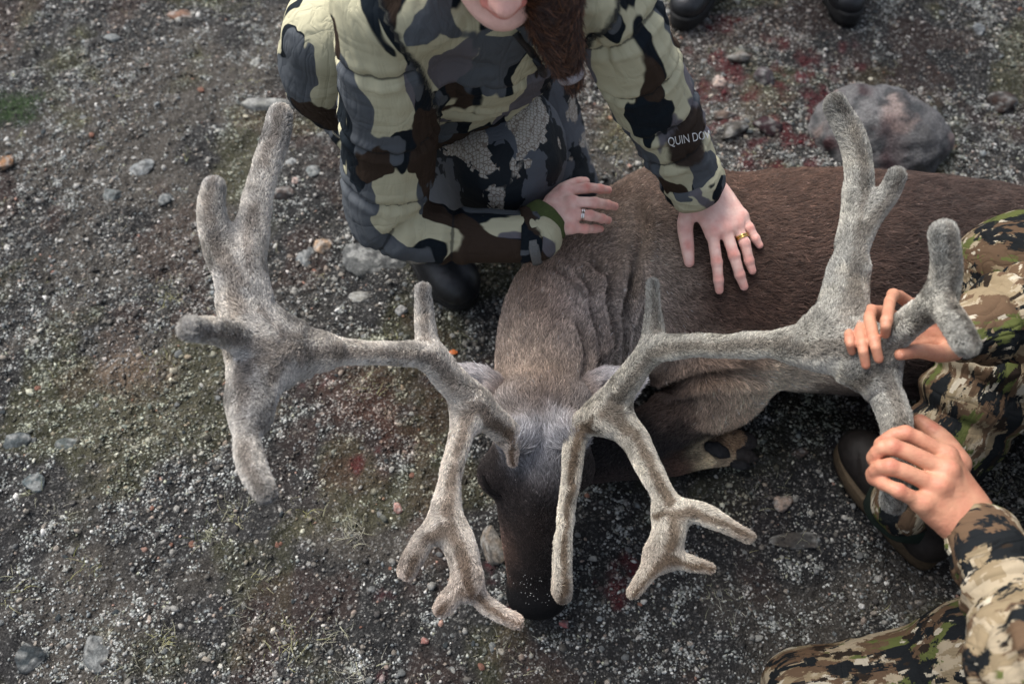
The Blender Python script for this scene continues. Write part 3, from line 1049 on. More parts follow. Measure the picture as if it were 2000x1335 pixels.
hoof('dewclaw', (1386, 872, .070), (1426, 891, .056), .014, hoof_mat)
hoof('dewclaw', (1434, 905, .032), (1468, 913, .026), .010, hoof_mat)
hoof('hoof', (1425, 884, .032), (1482, 896, .018), .016, grey_hoof)
hoof('hoof', (1440, 858, .040), (1478, 866, .025), .018, grey_hoof)

# ---------------------------------------------------------------- antlers in velvet
def antler_mesh(branches, res=0.004, k=0.040):
    allp = []
    for br in branches:
        for n_ in br['n']:
            allp.append(P(n_[0], n_[1], n_[2]))
    allp = np.array(allp)
    f = Field(allp.min(0) - 0.07, allp.max(0) + 0.07, res)
    for br in branches:
        pts = np.array([P(*n_[:3]) for n_ in br['n']])
        rd = 0.71 * np.array([RP(n_[3], p) for n_, p in zip(br['n'], pts)])
        f.tube2(pts, rd, br.get('k', k), br.get('flat'))
    v, q = f.mesh(2)
    return v, q

TOC = -_F                                  # palms are flattened roughly across the line of sight of someone standing before the animal
LEFT = [
    dict(n=[(1003, 858, .365, 28), (945, 805, .43, 36), (885, 745, .49, 38), (835, 697, .54, 33), (770, 690, .58, 29), (690, 688, .61, 28), (610, 682, .64, 37), (545, 668, .66, 50), (500, 655, .67, 52)]),
    dict(n=[(545, 668, .66, 45), (495, 600, .69, 45), (455, 535, .72, 44), (425, 475, .75, 36), (413, 415, .78, 33), (417, 367, .80, 31)]),
    dict(n=[(480, 600, .69, 42), (487, 510, .72, 40), (497, 430, .74, 40), (514, 345, .76, 37), (538, 270, .78, 35), (548, 228, .79, 29)]),
    dict(n=[(510, 672, .67, 48), (455, 655, .72, 36), (408, 645, .79, 33), (370, 640, .85, 30)]),
    dict(n=[(520, 675, .66, 50), (487, 735, .67, 42), (484, 800, .69, 38), (482, 860, .70, 36), (495, 915, .71, 36), (518, 960, .72, 31)]),
    dict(n=[(555, 700, .65, 45), (515, 760, .66, 30), (495, 820, .68, 25)]),
    dict(n=[(620, 690, .64, 30), (545, 690, .655, 52), (490, 665, .67, 58), (470, 600, .70, 40)], flat=(TOC, 1.7)),
    dict(n=[(540, 690, .655, 44), (500, 730, .665, 46), (485, 790, .68, 34)], flat=(TOC, 1.5)),
    dict(n=[(835, 690, .54, 28), (829, 620, .56, 20), (826, 566, .58, 17)], k=.017),
    dict(n=[(915, 800, .44, 36), (892, 880, .44, 30), (876, 950, .43, 30), (873, 1015, .42, 42), (897, 1062, .41, 42), (912, 1115, .40, 35), (915, 1140, .395, 26)]),
    dict(n=[(870, 1025, .42, 30), (833, 1048, .42, 26), (810, 1085, .42, 24), (797, 1113, .42, 22)], k=.017),
    dict(n=[(912, 1135, .395, 25), (882, 1165, .385, 25), (864, 1186, .38, 20)], k=.017),
    dict(n=[(912, 1130, .395, 24), (950, 1180, .37, 22), (1008, 1213, .35, 19)], k=.017),
    dict(n=[(992, 848, .376, 25), (1000, 876, .368, 19), (1001, 901, .356, 14)], k=.014),
]
RIGHT = [
    dict(n=[(1125, 838, .365, 32), (1180, 800, .42, 36), (1228, 740, .48, 36), (1275, 688, .53, 34), (1335, 677, .57, 29), (1410, 675, .60, 29), (1500, 672, .63, 32), (1575, 668, .65, 40), (1640, 655, .66, 50)]),
    dict(n=[(1620, 650, .66, 50), (1650, 570, .68, 40), (1663, 480, .70, 38), (1676, 400, .72, 38), (1678, 330, .74, 33), (1662, 265, .76, 31), (1632, 207, .78, 28)]),
    dict(n=[(1670, 470, .70, 34), (1700, 420, .72, 32), (1735, 378, .74, 25), (1750, 343, .76, 23)], k=.017),
    dict(n=[(1640, 660, .66, 50), (1700, 715, .66, 44), (1735, 780, .645, 42), (1752, 840, .62, 38), (1752, 910, .595, 34), (1745, 980, .57, 29)]),
    dict(n=[(1690, 720, .66, 34), (1740, 665, .70, 35), (1790, 620, .75, 37), (1835, 585, .79, 38), (1848, 520, .82, 36), (1842, 459, .85, 34)]),
    dict(n=[(1835, 590, .79, 36), (1870, 640, .82, 36), (1888, 672, .84, 32)], k=.017),
    dict(n=[(1560, 680, .645, 32), (1625, 680, .66, 56), (1670, 690, .66, 52), (1715, 700, .665, 36)], flat=(TOC, 1.7)),
    dict(n=[(1610, 660, .655, 44), (1645, 610, .67, 48), (1655, 540, .69, 38)], flat=(TOC, 1.5)),
    dict(n=[(1277, 672, .53, 30), (1276, 610, .55, 19), (1275, 556, .57, 17)], k=.017),
    dict(n=[(1190, 812, .42, 36), (1235, 850, .42, 34), (1264, 905, .415, 31), (1295, 965, .41, 32), (1308, 1025, .40, 44), (1292, 1078, .385, 38), (1285, 1090, .38, 27)]),
    dict(n=[(1302, 1000, .405, 30), (1358, 1000, .41, 28), (1410, 1020, .415, 24), (1460, 1046, .42, 18)], k=.017),
    dict(n=[(1290, 1080, .385, 25), (1262, 1122, .375, 21), (1238, 1156, .365, 16)], k=.017),
    dict(n=[(1290, 1080, .385, 25), (1335, 1095, .38, 19), (1385, 1108, .38, 13)], k=.017),
    dict(n=[(1125, 850, .365, 30), (1114, 930, .36, 23), (1106, 1000, .335, 22), (1100, 1080, .30, 23), (1098, 1140, .27, 23), (1098, 1158, .255, 21)], k=.017),
    dict(n=[(1106, 1010, .31, 20), (1096, 1080, .27, 20), (1092, 1150, .235, 18)], k=.017),
]
velvet_mat = hair_material('antler_velvet', 0.65, 0.15, root=0.62, tipc=1.65, through=0.15)
velvet_skin = attr_material('velvet_skin', 0.9, 0.1, 120, 0.3, 0.4, 0.002)
ANT = []
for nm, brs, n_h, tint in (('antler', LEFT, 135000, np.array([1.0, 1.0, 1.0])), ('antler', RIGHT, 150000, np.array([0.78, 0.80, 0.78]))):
    v_, q_ = antler_mesh(brs)
    n_ = vnormals(v_, q_)
    v_ = v_ + n_ * (0.007 * (fbm(v_, 12, 91, 2) - 0.5) + 0.004 * (fbm(v_, 36, 95, 3) - 0.5))[:, None]
    lines = [spline(np.array([P(*k_[:3]) for k_ in br['n']]), np.ones(len(br['n'])), 2)[0] for br in brs]
    tips = np.array([l[-1] for l in lines[1:]])
    root = lines[0][0]
    def along(p, lines=lines):
        d = np.zeros((len(p), 3)); ridge = np.zeros(len(p)); best = np.full(len(p), 1e9)
        for l in lines:
            b, arc, si, off = seg_info(p, l)
            t = np.diff(l, axis=0); t /= np.linalg.norm(t, axis=1, keepdims=True)
            d += t[si] * np.exp(-b / 0.006)[:, None]
            mk = b < best
            best[mk] = b[mk]
            o = off - t[si] * (off * t[si]).sum(1)[:, None]
            o /= np.linalg.norm(o, axis=1, keepdims=True) + 1e-9
            dor = np.array([0.1, -0.55, 0.83])[None] - t[si] * (t[si] @ np.array([0.1, -0.55, 0.83]))[:, None]
            dor /= np.linalg.norm(dor, axis=1, keepdims=True) + 1e-9
            ridge[mk] = (o * dor).sum(1)[mk]
        return d / (np.linalg.norm(d, axis=1, keepdims=True) + 1e-9), ridge
    def vcol(p, ridge, tips=tips, root=root, tint=tint):
        dt = np.sqrt((((p[:, None] - tips[None]) ** 2).sum(2)).min(1))
        base = np.array(lin(194, 185, 174))[None] * np.ones((len(p), 1))
        w = sstep(0.15, 0.0, dt)[:, None] * sstep(0.46, 0.58, p[:, 2])[:, None] * sstep(0.35, 0.50, fbm(p, 20, 99, 3) + 0.08)[:, None]
        base = base * (1 - w * 0.85) + np.array(lin(108, 108, 111))[None] * w * 0.85
        w = (sstep(0.07, -0.01, dt) * sstep(0.48, 0.42, p[:, 2]))[:, None]
        base = base * (1 - w * 0.7) + np.array(lin(132, 114, 102))[None] * w * 0.7
        gr = (sstep(0.35, 0.62, p[:, 2]) * 0.5)[:, None]
        base = base * (1 - gr) + np.array(lin(178, 174, 166))[None] * gr
        mt = fbm(p, 24, 93, 4)
        base = base * (0.86 + 0.28 * sstep(0.3, 0.7, mt))[:, None]
        dk = sstep(0.60, 0.70, fbm(p, 17, 97, 4))[:, None]
        base = base * (1 - 0.34 * dk)
        jr = ridge + 0.16 * (fbm(p, 60, 113, 3) - 0.5)
        low = sstep(0.50, 0.40, p[:, 2])                    # a dark line runs along the crest of each tine, clearest on the front ones
        rg = sstep(0.83, 0.99, jr) * (0.40 + 0.32 * low) * sstep(0.34, 0.50, fbm(p, 13, 117, 2) + 0.12)
        base = base * (1 - rg[:, None] * np.array([0.92, 1.0, 1.06])[None])
        base = base * (1 + 0.16 * low * sstep(0.6, 0.2, jr))[:, None]
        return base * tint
    me = mesh_data('antler', v_, q_)
    set_col(me, vcol(v_, along(v_)[1]) * 0.55)
    ao = link('antler', me, velvet_skin, caribou)
    def vstyle(p, n, along=along, vcol=vcol):
        d, rg = along(p)
        c = vcol(p, rg)
        sw = np.column_stack([fbm(p, 38, 101, 2), fbm(p, 38, 103, 2), fbm(p, 38, 107, 2)]) - 0.5
        return d + 3.0 * sw, np.full(len(p), 0.85), 0.0048 + 0.0052 * fbm(p, 30, 109, 2), c
    fur('velvet', v_, q_, n_, n_h, vstyle, velvet_mat, ao, pts=3, dens=lambda p, n: sstep(-0.75, -0.2, (n * ((_C - p) / np.linalg.norm(_C - p, axis=1, keepdims=True))).sum(1)) + 0.02, seed=6, rad=0.00045, tip=0.3, vary=0.30, wild=0.5)
    ANT.append((v_, q_, n_, lines))
# ================================================================== hands, cloth and boots shared by the people
def unit(a):
    a = np.asarray(a, float)
    return a / (np.linalg.norm(a) + 1e-12)

def skin_material(name, base, red):
    m = Mat(name, 0.5, 0.35)
    a = m.attr('col')
    f, _ = m.noise(m.obj(), 45, 4, 0.6)
    g, _ = m.noise(m.obj(), 320, 3, 0.6)
    c = m.mix(a.outputs['Color'], base, red)
    c = m.mix(1.0, c, m.ramp(f, [(0.3, (0.88, 0.82, 0.81)), (0.7, (1.06, 1.06, 1.06))]), 'MULTIPLY')
    m.set('Base Color', c)
    m.set('Subsurface Weight', 0.06)
    m.b.inputs['Subsurface Radius'].default_value = (0.012, 0.005, 0.003)
    m.b.inputs['Subsurface Scale'].default_value = 0.5
    w2, _ = m.noise(m.obj(), 140, 3, 0.6)
    m.set('Normal', m.bump(g, 0.25, 0.001, m.bump(w2, 0.35, 0.003)))
    return m.m

def hand(wrist, forearm, mcps, fingers, thumb, back, scale=1.0, res=0.0016, wr=(0.024, 0.027), kf=0.0055):
    """mcps: four knuckles; fingers: four chains from the knuckle to the tip; thumb: chain from the wrist side; back: outward normal of the back of the hand.
    returns mesh, red (flush) attribute and the places of the nails"""
    s = scale
    back = unit(back)
    pts = np.vstack([wrist, forearm] + [np.asarray(c) for c in fingers] + [np.asarray(thumb)])
    f = Field(pts.min(0) - 0.04, pts.max(0) + 0.04, res)
    wrist = np.asarray(wrist, float)
    across = unit(np.asarray(mcps[3]) - np.asarray(mcps[0]))
    f.tube2([forearm, wrist], [wr[1] * s, wr[0] * s], 0, (back, 1.25))
    wpts = [wrist + across * (t * 0.017 * s) for t in (-0.9, -0.3, 0.3, 0.9)]
    rm = [0.0125, 0.0130, 0.0122, 0.0112]
    for i in range(4):
        mc = np.asarray(mcps[i], float)
        c0 = wpts[i] * 0.75 + mc * 0.25 - back * 0.002
        f.tube2([wpts[i], c0, wpts[i] * 0.4 + mc * 0.6 - back * 0.003 * s, mc - back * 0.001], [0.015 * s, 0.0165 * s, 0.0150 * s, rm[i] * s], 0.014 * s)
        if i:
            pm = np.asarray(mcps[i - 1], float)
            f.cone((wpts[i] + wpts[i - 1]) / 2 - back * 0.006 * s, (mc + pm) / 2 * 0.85 + (wpts[i] + wpts[i - 1]) / 2 * 0.15 - back * 0.006 * s, 0.015 * s, 0.0115 * s, 0.012 * s)
        f.ball(mc + back * 0.0035 * s, 0.0100 * s, 0.007 * s)
        f.cone(wpts[i] * .35 + mc * .65 + back * 0.0075 * s, mc + back * 0.0085 * s, 0.0028 * s, 0.0036 * s, 0.004 * s)
    nails = []
    joints = []
    R0 = [(0.0098, 0.0090, 0.0080, 0.0068), (0.0100, 0.0092, 0.0082, 0.0070), (0.0096, 0.0088, 0.0078, 0.0066), (0.0086, 0.0078, 0.0070, 0.0060)]
    for i in range(4):
        ch = np.asarray(fingers[i], float)
        n = len(ch)
        rr = np.interp(np.linspace(0, 1, n), np.linspace(0, 1, 4), R0[i]) * s
        tip = ch[-1]
        dirn = unit(tip - ch[-2])
        f.tube2(ch, rr, kf * s, n=3)
        for j in range(1, n - 1):
            f.ball(ch[j] + back * 0.0010, rr[j] * 1.07, 0.003)
            joints.append(ch[j] + back * rr[j])
        joints.append(tip + back * rr[-1] * 0.5)
        nails.append((tip - dirn * 0.004 * s, dirn, rr[-1]))
        joints.append(np.asarray(mcps[i]) + back * 0.008)
    ch = np.asarray(thumb, float)
    rr = np.interp(np.linspace(0, 1, len(ch)), [0, 0.35, 0.7, 1], [0.0165, 0.0135, 0.0108, 0.0085]) * s
    f.tube2(ch, rr, 0.013 * s, n=3)
    joints += [ch[-2] + back * rr[-2], ch[-1]]
    dirn = unit(ch[-1] - ch[-2])
    nails.append((ch[-1] - dirn * 0.005 * s, dirn, rr[-1] * 1.12))
    v, q = f.mesh(1)
    jt = np.array(joints)
    d = np.sqrt(((v[:, None] - jt[None]) ** 2).sum(2)).min(1)
    red = 0.16 + 0.55 * np.exp(-(d / (0.0085 * s)) ** 2) + 0.9 * (fbm(v, 75, 5, 3) - 0.5)
    return v, q, np.clip(red, 0, 1), nails

def nail_mesh(c, d, r, up):
    up = unit(np.asarray(up) - d * (np.asarray(up) @ d))
    sd = np.cross(d, up)
    rings = []
    for i in range(7):
        t = -1 + 2 * i / 6
        w = r * 0.80 * math.sqrt(max(0.02, 1 - abs(t) ** 3.0))
        ang = np.linspace(0, 2 * np.pi, 12, endpoint=False)
        o = c + d * (t * r * 1.05) + up * (r * 0.66)
        rings.append(np.array([o + sd * (w * math.cos(a)) + up * (0.12 * r * math.sin(a) - 0.45 * r * math.cos(a) ** 2 * (w / r) ** 2) for a in ang]))
    return loft(rings)

def ring_mesh(c, axis_, R, wire=0.0011, n=28, wide=1.6):
    axis_ = unit(axis_)
    e1 = unit(np.cross(axis_, [0.3, 0.2, 0.9])); e2 = np.cross(axis_, e1)
    rings = []
    for i in range(n + 1):
        a = 2 * np.pi * i / n
        rad = e1 * math.cos(a) + e2 * math.sin(a)
        b = np.linspace(0, 2 * np.pi, 8, endpoint=False)
        rings.append(np.array([c + rad * (R + wire * math.cos(t)) + axis_ * (wire * wide * math.sin(t)) for t in b]))
    return loft(rings, cap=False)

# ---- camouflage cloths: patterns printed on the cloth, in the cloth's own coordinates
def cloth_relief(m, co, fine=900, amp=0.28):
    def crease(scl, det=2.0):
        x = m.n('Mapping'); m._set(x.inputs[0], co); x.inputs['Scale'].default_value = scl
        w, _ = m.noise(x.outputs[0], 1.0, det, 0.5, 0.7)
        r = m.math('ABSOLUTE', m.math('MULTIPLY_ADD', w, 2.0, -1.0))
        return m.math('POWER', m.math('MINIMUM', m.math('MULTIPLY', r, 3.5), 1.0), 0.6)
    h = m.math('ADD', crease((9, 9, 34)), m.math('MULTIPLY', crease((38, 38, 9)), 0.8))
    t, _ = m.noise(co, fine, 2, 0.5)
    return m.bump(t, 0.15, 0.0006, m.bump(h, amp, 0.006))

def camo_blobs(name):
    """pale khaki, slate and mauve shapes with dark wavy shadows"""
    m = Mat(name, 0.8, 0.12)
    co = m.attr('rest').outputs['Vector']
    wob, wc = m.noise(co, 30, 1.5, 0.5)
    wv = m.vmath('SCALE', m.vmath('SUBTRACT', wc, (0.5, 0.5, 0.5)))
    wv.node.inputs['Scale'].default_value = 0.040
    q = m.vmath('ADD', co, wv)
    def shp(off, sc, th):
        f, _ = m.noise(m.vmath('ADD', q, off), sc, 0.6, 0.4)
        return m.gt(f, th, 0.006)
    slate, slate_sh = shp((0, 0, 0), 12.0, 0.56), shp((0.012, 0.009, -0.008), 12.0, 0.56)
    brown, brown_sh = shp((3.1, 1.7, 0.4), 10.0, 0.60), shp((3.110, 1.709, 0.392), 10.0, 0.60)
    mauve = shp((7.3, 2.2, 5.1), 11.0, 0.585)
    ink = shp((1.3, 9.2, 4.1), 12.5, 0.68)
    c = m.mix(mauve, tuple(lin(186, 181, 152)), tuple(lin(101, 98, 102)))
    c = m.mix(slate_sh, c, tuple(lin(20, 27, 33)))
    c = m.mix(slate, c, tuple(lin(84, 88, 92)))
    c = m.mix(brown_sh, c, tuple(lin(20, 26, 32)))
    c = m.mix(brown, c, tuple(lin(56, 45, 37)))
    c = m.mix(ink, c, tuple(lin(24, 31, 37)))
    mk = m.n('SeparateColor'); m._set(mk.inputs[0], m.attr('mark').outputs['Color'])
    c = m.mix(mk.outputs[1], c, tuple(lin(54, 45, 39)))
    c = m.mix(mk.outputs[0], c, tuple(lin(26, 31, 36)))  # panel joins coloured dark to look like shadowed seams
    sd_ = m.math('ABSOLUTE', m.math('SUBTRACT', mk.outputs[2], 0.5))
    st_ = m.math('SUBTRACT', 1.0, m.gt(sd_, 0.010, 0.006))
    c = m.mix(m.math('MULTIPLY', st_, 0.7), c, (0.02, 0.021, 0.022))
    m.set('Base Color', c)
    m.set('Normal', cloth_relief(m, co))
    pass
    return m.m

def camo_scales(name):
    """slate trousers with jagged dark shapes and patches of pale scales"""
    m = Mat(name, 0.7, 0.3)
    co = m.attr('rest').outputs['Vector']
    cellv = m.voronoi(co, 70)
    q = m.vmath('ADD', co, m.vmath('MULTIPLY', m.vmath('SUBTRACT', cellv.outputs['Color'], (0.5, 0.5, 0.5)), (0.012, 0.012, 0.012)))
    f1, _ = m.noise(q, 11, 1.0, 0.5)
    f2, _ = m.noise(m.vmath('ADD', q, (4.2, 1.1, 3.3)), 9.5, 1.0, 0.5)
    ed = m.voronoi(m.vmath('MULTIPLY', co, (1.0, 1.0, 0.7)), 150, 'DISTANCE_TO_EDGE', 0.5)
    sc = m.mix(m.gt(ed.outputs['Distance'], 0.085, 0.02), tuple(lin(126, 114, 102)), tuple(lin(178, 172, 160)))
    c = m.mix(m.gt(f1, 0.50, 0.004), tuple(lin(84, 88, 94)), tuple(lin(16, 24, 30)))
    c = m.mix(m.gt(f2, 0.575, 0.004), c, sc)
    m.set('Base Color', c)
    m.set('Normal', cloth_relief(m, co, 1200, 0.15))
    return m.m

def camo_digital(name, light=1.0):
    """cream, brown, olive and near-black flecks with ragged, finely stepped edges"""
    m = Mat(name, 0.85, 0.1)
    co = m.attr('rest').outputs['Vector']
    s_ = m.n('VectorMath', operation='SNAP')
    m._set(s_.inputs[0], co); s_.inputs[1].default_value = (0.0017, 0.0017, 0.0026)
    q = s_.outputs[0]
    st = m.n('Mapping'); m._set(st.inputs[0], q); st.inputs['Scale'].default_value = (1.0, 1.0, 0.6)
    q = st.outputs[0]
    def shp(off, sc, th, det=5.0, rough=0.62):
        f, _ = m.noise(m.vmath('ADD', q, off), sc, det, rough)
        return m.gt(f, th, 0.008)
    L = light
    c = m.mix(shp((0, 0, 0), 28, 0.50), tuple(lin(168, 154, 130) * L), tuple(lin(142, 126, 100) * L))
    c = m.mix(shp((5, 2, 1), 25, 0.485), c, tuple(lin(100, 80, 62) * L))
    c = m.mix(shp((2, 7, 3), 17, 0.57, 4.5), c, tuple(lin(94, 100, 56) * L))
    c = m.mix(shp((8, 1, 6), 22, 0.535), c, tuple(lin(28, 31, 33) * L))
    c = m.mix(shp((1, 4, 9), 42, 0.64, 2.0), c, tuple(lin(190, 180, 160) * L))
    c = m.mix(shp((3, 3, 2), 38, 0.63, 2.0), c, tuple(lin(46, 38, 31) * L))
    m.set('Base Color', c)
    m.set('Normal', cloth_relief(m, co, 1000, 0.4))
    return m.m

def rest_coords(v, lines, stretch, off0=None):
    """cloth coordinates: along and around the nearest limb"""
    best = np.full(len(v), 1e9); rest = np.zeros((len(v), 3)); which = np.zeros(len(v), int); arcs = np.zeros(len(v))
    for i, (l, rad) in enumerate(lines):
        l = np.asarray(l, float)
        d, arc, si, off = seg_info(v, l)
        ax = unit(l[-1] - l[0])
        e1 = unit(np.cross(ax, [0.1, 0.9, 0.45])); e2 = np.cross(ax, e1)
        mk = d - rad < best
        best[mk] = (d - rad)[mk]
        rest[mk] = np.column_stack([off @ e1, off @ e2, arc * stretch])[mk] + np.array([i * 3.7, i * 1.9, i * 5.3]) + (off0[i] if off0 else 0)
        which[mk] = i; arcs[mk] = arc[mk]
    return rest, which, arcs

def seam_mask(v, lines, width=0.0035):
    """1 where two panels of the garment meet"""
    D = np.sort(np.array([seg_info(v, l)[0] - r for l, r in lines]), axis=0)
    return sstep(width * 2, width, D[1] - D[0]) * 0.8

def wrinkle(v, n, which, arcs, limb, seams, dep=0.007, width=0.010, bulge=0.0):
    s = np.zeros(len(v))
    mk = which == limb
    for a in seams:
        s[mk] -= dep * np.exp(-((arcs[mk] - a) / width) ** 2)
        s[mk] += dep * 0.5 * np.exp(-((np.abs(arcs[mk] - a) - 3 * width) / (1.5 * width)) ** 2)
    return v + n * s[:, None]

def gathers(v, n, rest, which, arcs, limb, seams, amt, fa=34.0, fs=11.0, seed=3):
    """puckers that run along a limb and are deepest near its seams"""
    mk = which == limb
    q = rest[mk] * np.array([fa, fa, fs])
    r = 1 - np.abs(2 * fbm(q, 1.0, seed, 3) - 1)
    near = np.full(mk.sum(), 0.35)
    for a in seams:
        near = np.maximum(near, np.exp(-((arcs[mk] - a) / 0.035) ** 2))
    o = v.copy()
    o[mk] += n[mk] * ((0.25 - r ** 4) * amt * near)[:, None]
    return o

def crumple(v, n, amt, scale, seed, stretch=(1, 1, 1)):
    r = 1 - np.abs(2 * fbm(v * np.asarray(stretch), scale, seed, 3) - 1)
    return v + n * ((r - 0.8) * amt)[:, None]

boot_leather = M('black_boot_leather', (0.010, 0.011, 0.013), 0.42, 0.45, 90, 0.4, 0.35, 0.002)
rubber = M('black_boot_rubber', (0.012, 0.012, 0.012), 0.75, 0.3, 140, 0.4, 0.4, 0.002)
steel = M('steel_hook', (0.45, 0.45, 0.46), 0.3, 0.5, 200, 0.15, 0.1, 0.0005, metal=1.0)
lace_mat = M('black_lace', (0.014, 0.014, 0.015), 0.8, 0.2, 600, 0.5, 0.5, 0.001)
lace_grey = M('grey_lace', (0.06, 0.06, 0.062), 0.8, 0.2, 600, 0.5, 0.5, 0.001)

def boot(person, heel, toe, up=(0, 0, 1), hgt=0.20, wid=0.050, upper=None, sole=None, rand=None, shaft_lean=(0, 0), laces=lace_mat, shaft=True, rows=5):
    """a lace-up boot from the heel to the toe"""
    heel, toe = np.asarray(heel, float), np.asarray(toe, float)
    d = unit(toe - heel); L = np.linalg.norm(toe - heel)
    up = unit(np.asarray(up, float) - d * (np.asarray(up, float) @ d)); sd = np.cross(d, up)
    at = lambda a, s, h: heel + d * (a * L) + sd * s + up * h
    f = Field(np.minimum.reduce([at(a, s, h) for a in (-.15, 1.15) for s in (-.09, .09) for h in (-.03, hgt + .05)]), np.maximum.reduce([at(a, s, h) for a in (-.15, 1.15) for s in (-.09, .09) for h in (-.03, hgt + .05)]), 0.0035)
    f.tube2([at(.10, 0, .055), at(.35, 0, .055), at(.62, .003, .052), at(.82, .003, .048), at(.90, .002, .045)], [wid * .82, wid * .80, wid * .98, wid * .98, wid * .82], 0, (up, 1.12))
    f.tube2([at(.16, 0, .07), at(.22, 0, .12), at(.20 + shaft_lean[0], shaft_lean[1], hgt)], [wid * .86, wid * .90, wid * 1.0], .03, (sd, 1.12))
    f.tube2([at(.34, 0, .115), at(.52, 0, .085), at(.68, 0, .068)], [wid * .60, wid * .62, wid * .60], .03)
    v, q = f.mesh(2)
    bv = BVHTree.FromPolygons([Vector(p) for p in v], q.tolist()) if rows else None
    b = link('boot', mesh_data('boot', v, q), upper or boot_leather, person)
    # sole with a rand
    rings = []
    for h, g in ((-.004, .96), (.006, 1.0), (.020, 1.03), (.026, 1.0), (.034, .99)):
        ang = np.linspace(0, 2 * np.pi, 40, endpoint=False)
        ring = []
        for a in ang:
            ca, sa = math.cos(a), math.sin(a)
            t = 0.5 + 0.54 * ca
            w = wid * (0.84 + 0.22 * sstep(0.35, 0.75, np.array([t]))[0]) * (abs(sa) ** 0.7) * (1 if sa >= 0 else -1)
            ring.append(at(t, w * g * 1.04, h + 0.012 * max(0, t - 0.85)))
        rings.append(ring)
    v, q = loft(rings)
    link('sole', mesh_data('sole', v, q), sole or rubber, b)
    for i in range(rows):
        a = .62 - i * 0.085
        prev = None
        for s in (-1, 1):
            o = at(a, s * 0.021, 0.30)
            h = bv.ray_cast(Vector(o), Vector(-up))
            if h[0] is None: continue
            p = np.array(h[0]) + up * 0.002
            v, q = ring_mesh(p, up, 0.0042, 0.0014, 14, 1.0)
            link('lace_hook', mesh_data('lace_hook', v, q), steel, b)
            if prev is not None:
                mid = (p + prev) / 2
                h2 = bv.ray_cast(Vector(mid + up * 0.2), Vector(-up))
                if h2[0] is not None: mid = np.array(h2[0]) + up * 0.004
                v, q = pipe([prev, mid, p], 0.0022, 6, 4)
                link('lace', mesh_data('lace', v, q), laces, b)
            prev = p
    return b
# ================================================================== the kneeling person in the puffy camouflage jacket
person = empty('person', (-0.08, 1.35, 0.0))
tag(person, 'person kneeling behind the caribou in a puffy khaki and slate camouflage jacket, braid over shoulder', 'person')
camo1 = camo_blobs('khaki_slate_camouflage_cloth')
camo_tr = camo_scales('scale_camouflage_cloth')
RA = np.array([P(735, 5, .95), P(752, 100, .86), P(760, 210, .73), P(760, 320, .60), P(752, 405, .51), P(800, 446, .475), P(880, 455, .465), P(965, 458, .46), P(1048, 460, .455)])
RAr = [RP(92, RA[0]), RP(97, RA[1]), RP(97, RA[2]), RP(91, RA[3]), RP(80, RA[4]), RP(66, RA[5]), RP(56, RA[6]), RP(53, RA[7]), RP(50, RA[8])]
LA = np.array([P(1165, -40, .96), P(1215, 60, .87), P(1255, 150, .76), P(1292, 230, .66), P(1328, 300, .58), P(1352, 352, .525)])
LAr = [RP(85, LA[0]), RP(88, LA[1]), RP(84, LA[2]), RP(76, LA[3]), RP(66, LA[4]), RP(53, LA[5])]
TO = np.array([(-.19, 1.47, .45), (-.13, 1.38, .62), (-.06, 1.26, .79), (-.035, 1.17, .92), (-.02, 1.13, 1.0)])
TOr = [.20, .19, .165, .13, .085]
J = Field((-.48, 0.85, 0.25), (.46, 1.75, 1.2), 0.0055)
J.tube2(TO, TOr, 0, ((0, -.75, -.5), 1.15))
J.tube2([P(800, -10, .97), (-.03, 1.17, .95), P(1130, -40, .97)], [.075, .085, .075], .05)
J.tube2(RA, RAr, .035)
J.tube2(LA, LAr, .035)
# jacket skirt and back at the left of the arm
J.tube2([P(640, 60, .75), P(632, 140, .62), P(650, 200, .54)], [.07, .075, .05], .03)
# hollow of the right armpit
J.carve(P(862, 150, .86), P(868, 290, .72), .012, .02, .02)
J.carve(P(1140, 60, .95), P(1170, 190, .80), .012, .02, .02)
jv, jq = J.mesh(2)
jn = vnormals(jv, jq)
lines = [(spline(TO, TOr, 4)[0], .17), (spline(RA, RAr, 4)[0], .075), (spline(LA, LAr, 4)[0], .068), (np.array([P(640, 60, .75), P(632, 140, .62), P(650, 200, .54)]), .078)]
rest, wh, arcs = rest_coords(jv, lines, 0.45, [0, 0, 1.37, .6])
Ls = lambda l: np.linalg.norm(np.diff(l, axis=0), axis=1).sum()
la, lb, lt = Ls(lines[1][0]), Ls(lines[2][0]), Ls(lines[0][0])
jv = wrinkle(jv, jn, wh, arcs, 1, [la * t for t in (.10, .34, .53, .665, .80)], .006, .006)
jv = wrinkle(jv, jn, wh, arcs, 2, [lb * t for t in (.14, .38, .62, .80)], .006, .006)
jv = wrinkle(jv, jn, wh, arcs, 0, [lt * t for t in (.14, .36, .56, .74)], .007, .007)
SA, SL, ST = [la * t for t in (.10, .34, .53, .665, .80)], [lb * t for t in (.14, .38, .62, .80)], [lt * t for t in (.14, .36, .56, .74)]
jn = vnormals(jv, jq)
jv = gathers(jv, jn, rest, wh, arcs, 1, SA, .008, 30, 5, seed=3)
jv = gathers(jv, jn, rest, wh, arcs, 2, SL, .008, 30, 5, seed=4)
jv = gathers(jv, jn, rest, wh, arcs, 0, ST, .008, 24, 5, seed=5)
jv = crumple(jv, jn, .010, 13, 121)
jme = mesh_data('jacket', jv, jq)
set_vec(jme, rest)
JB = BVHTree.FromPolygons([Vector(p) for p in jv], jq.tolist())
tp_ = hit(1352, 275, JB)
patch = sstep(.046, .040, np.linalg.norm((jv - tp_) * np.array([1, .8, .8]), axis=1) + .022 * (fbm(jv, 40, 151, 2) - .5))
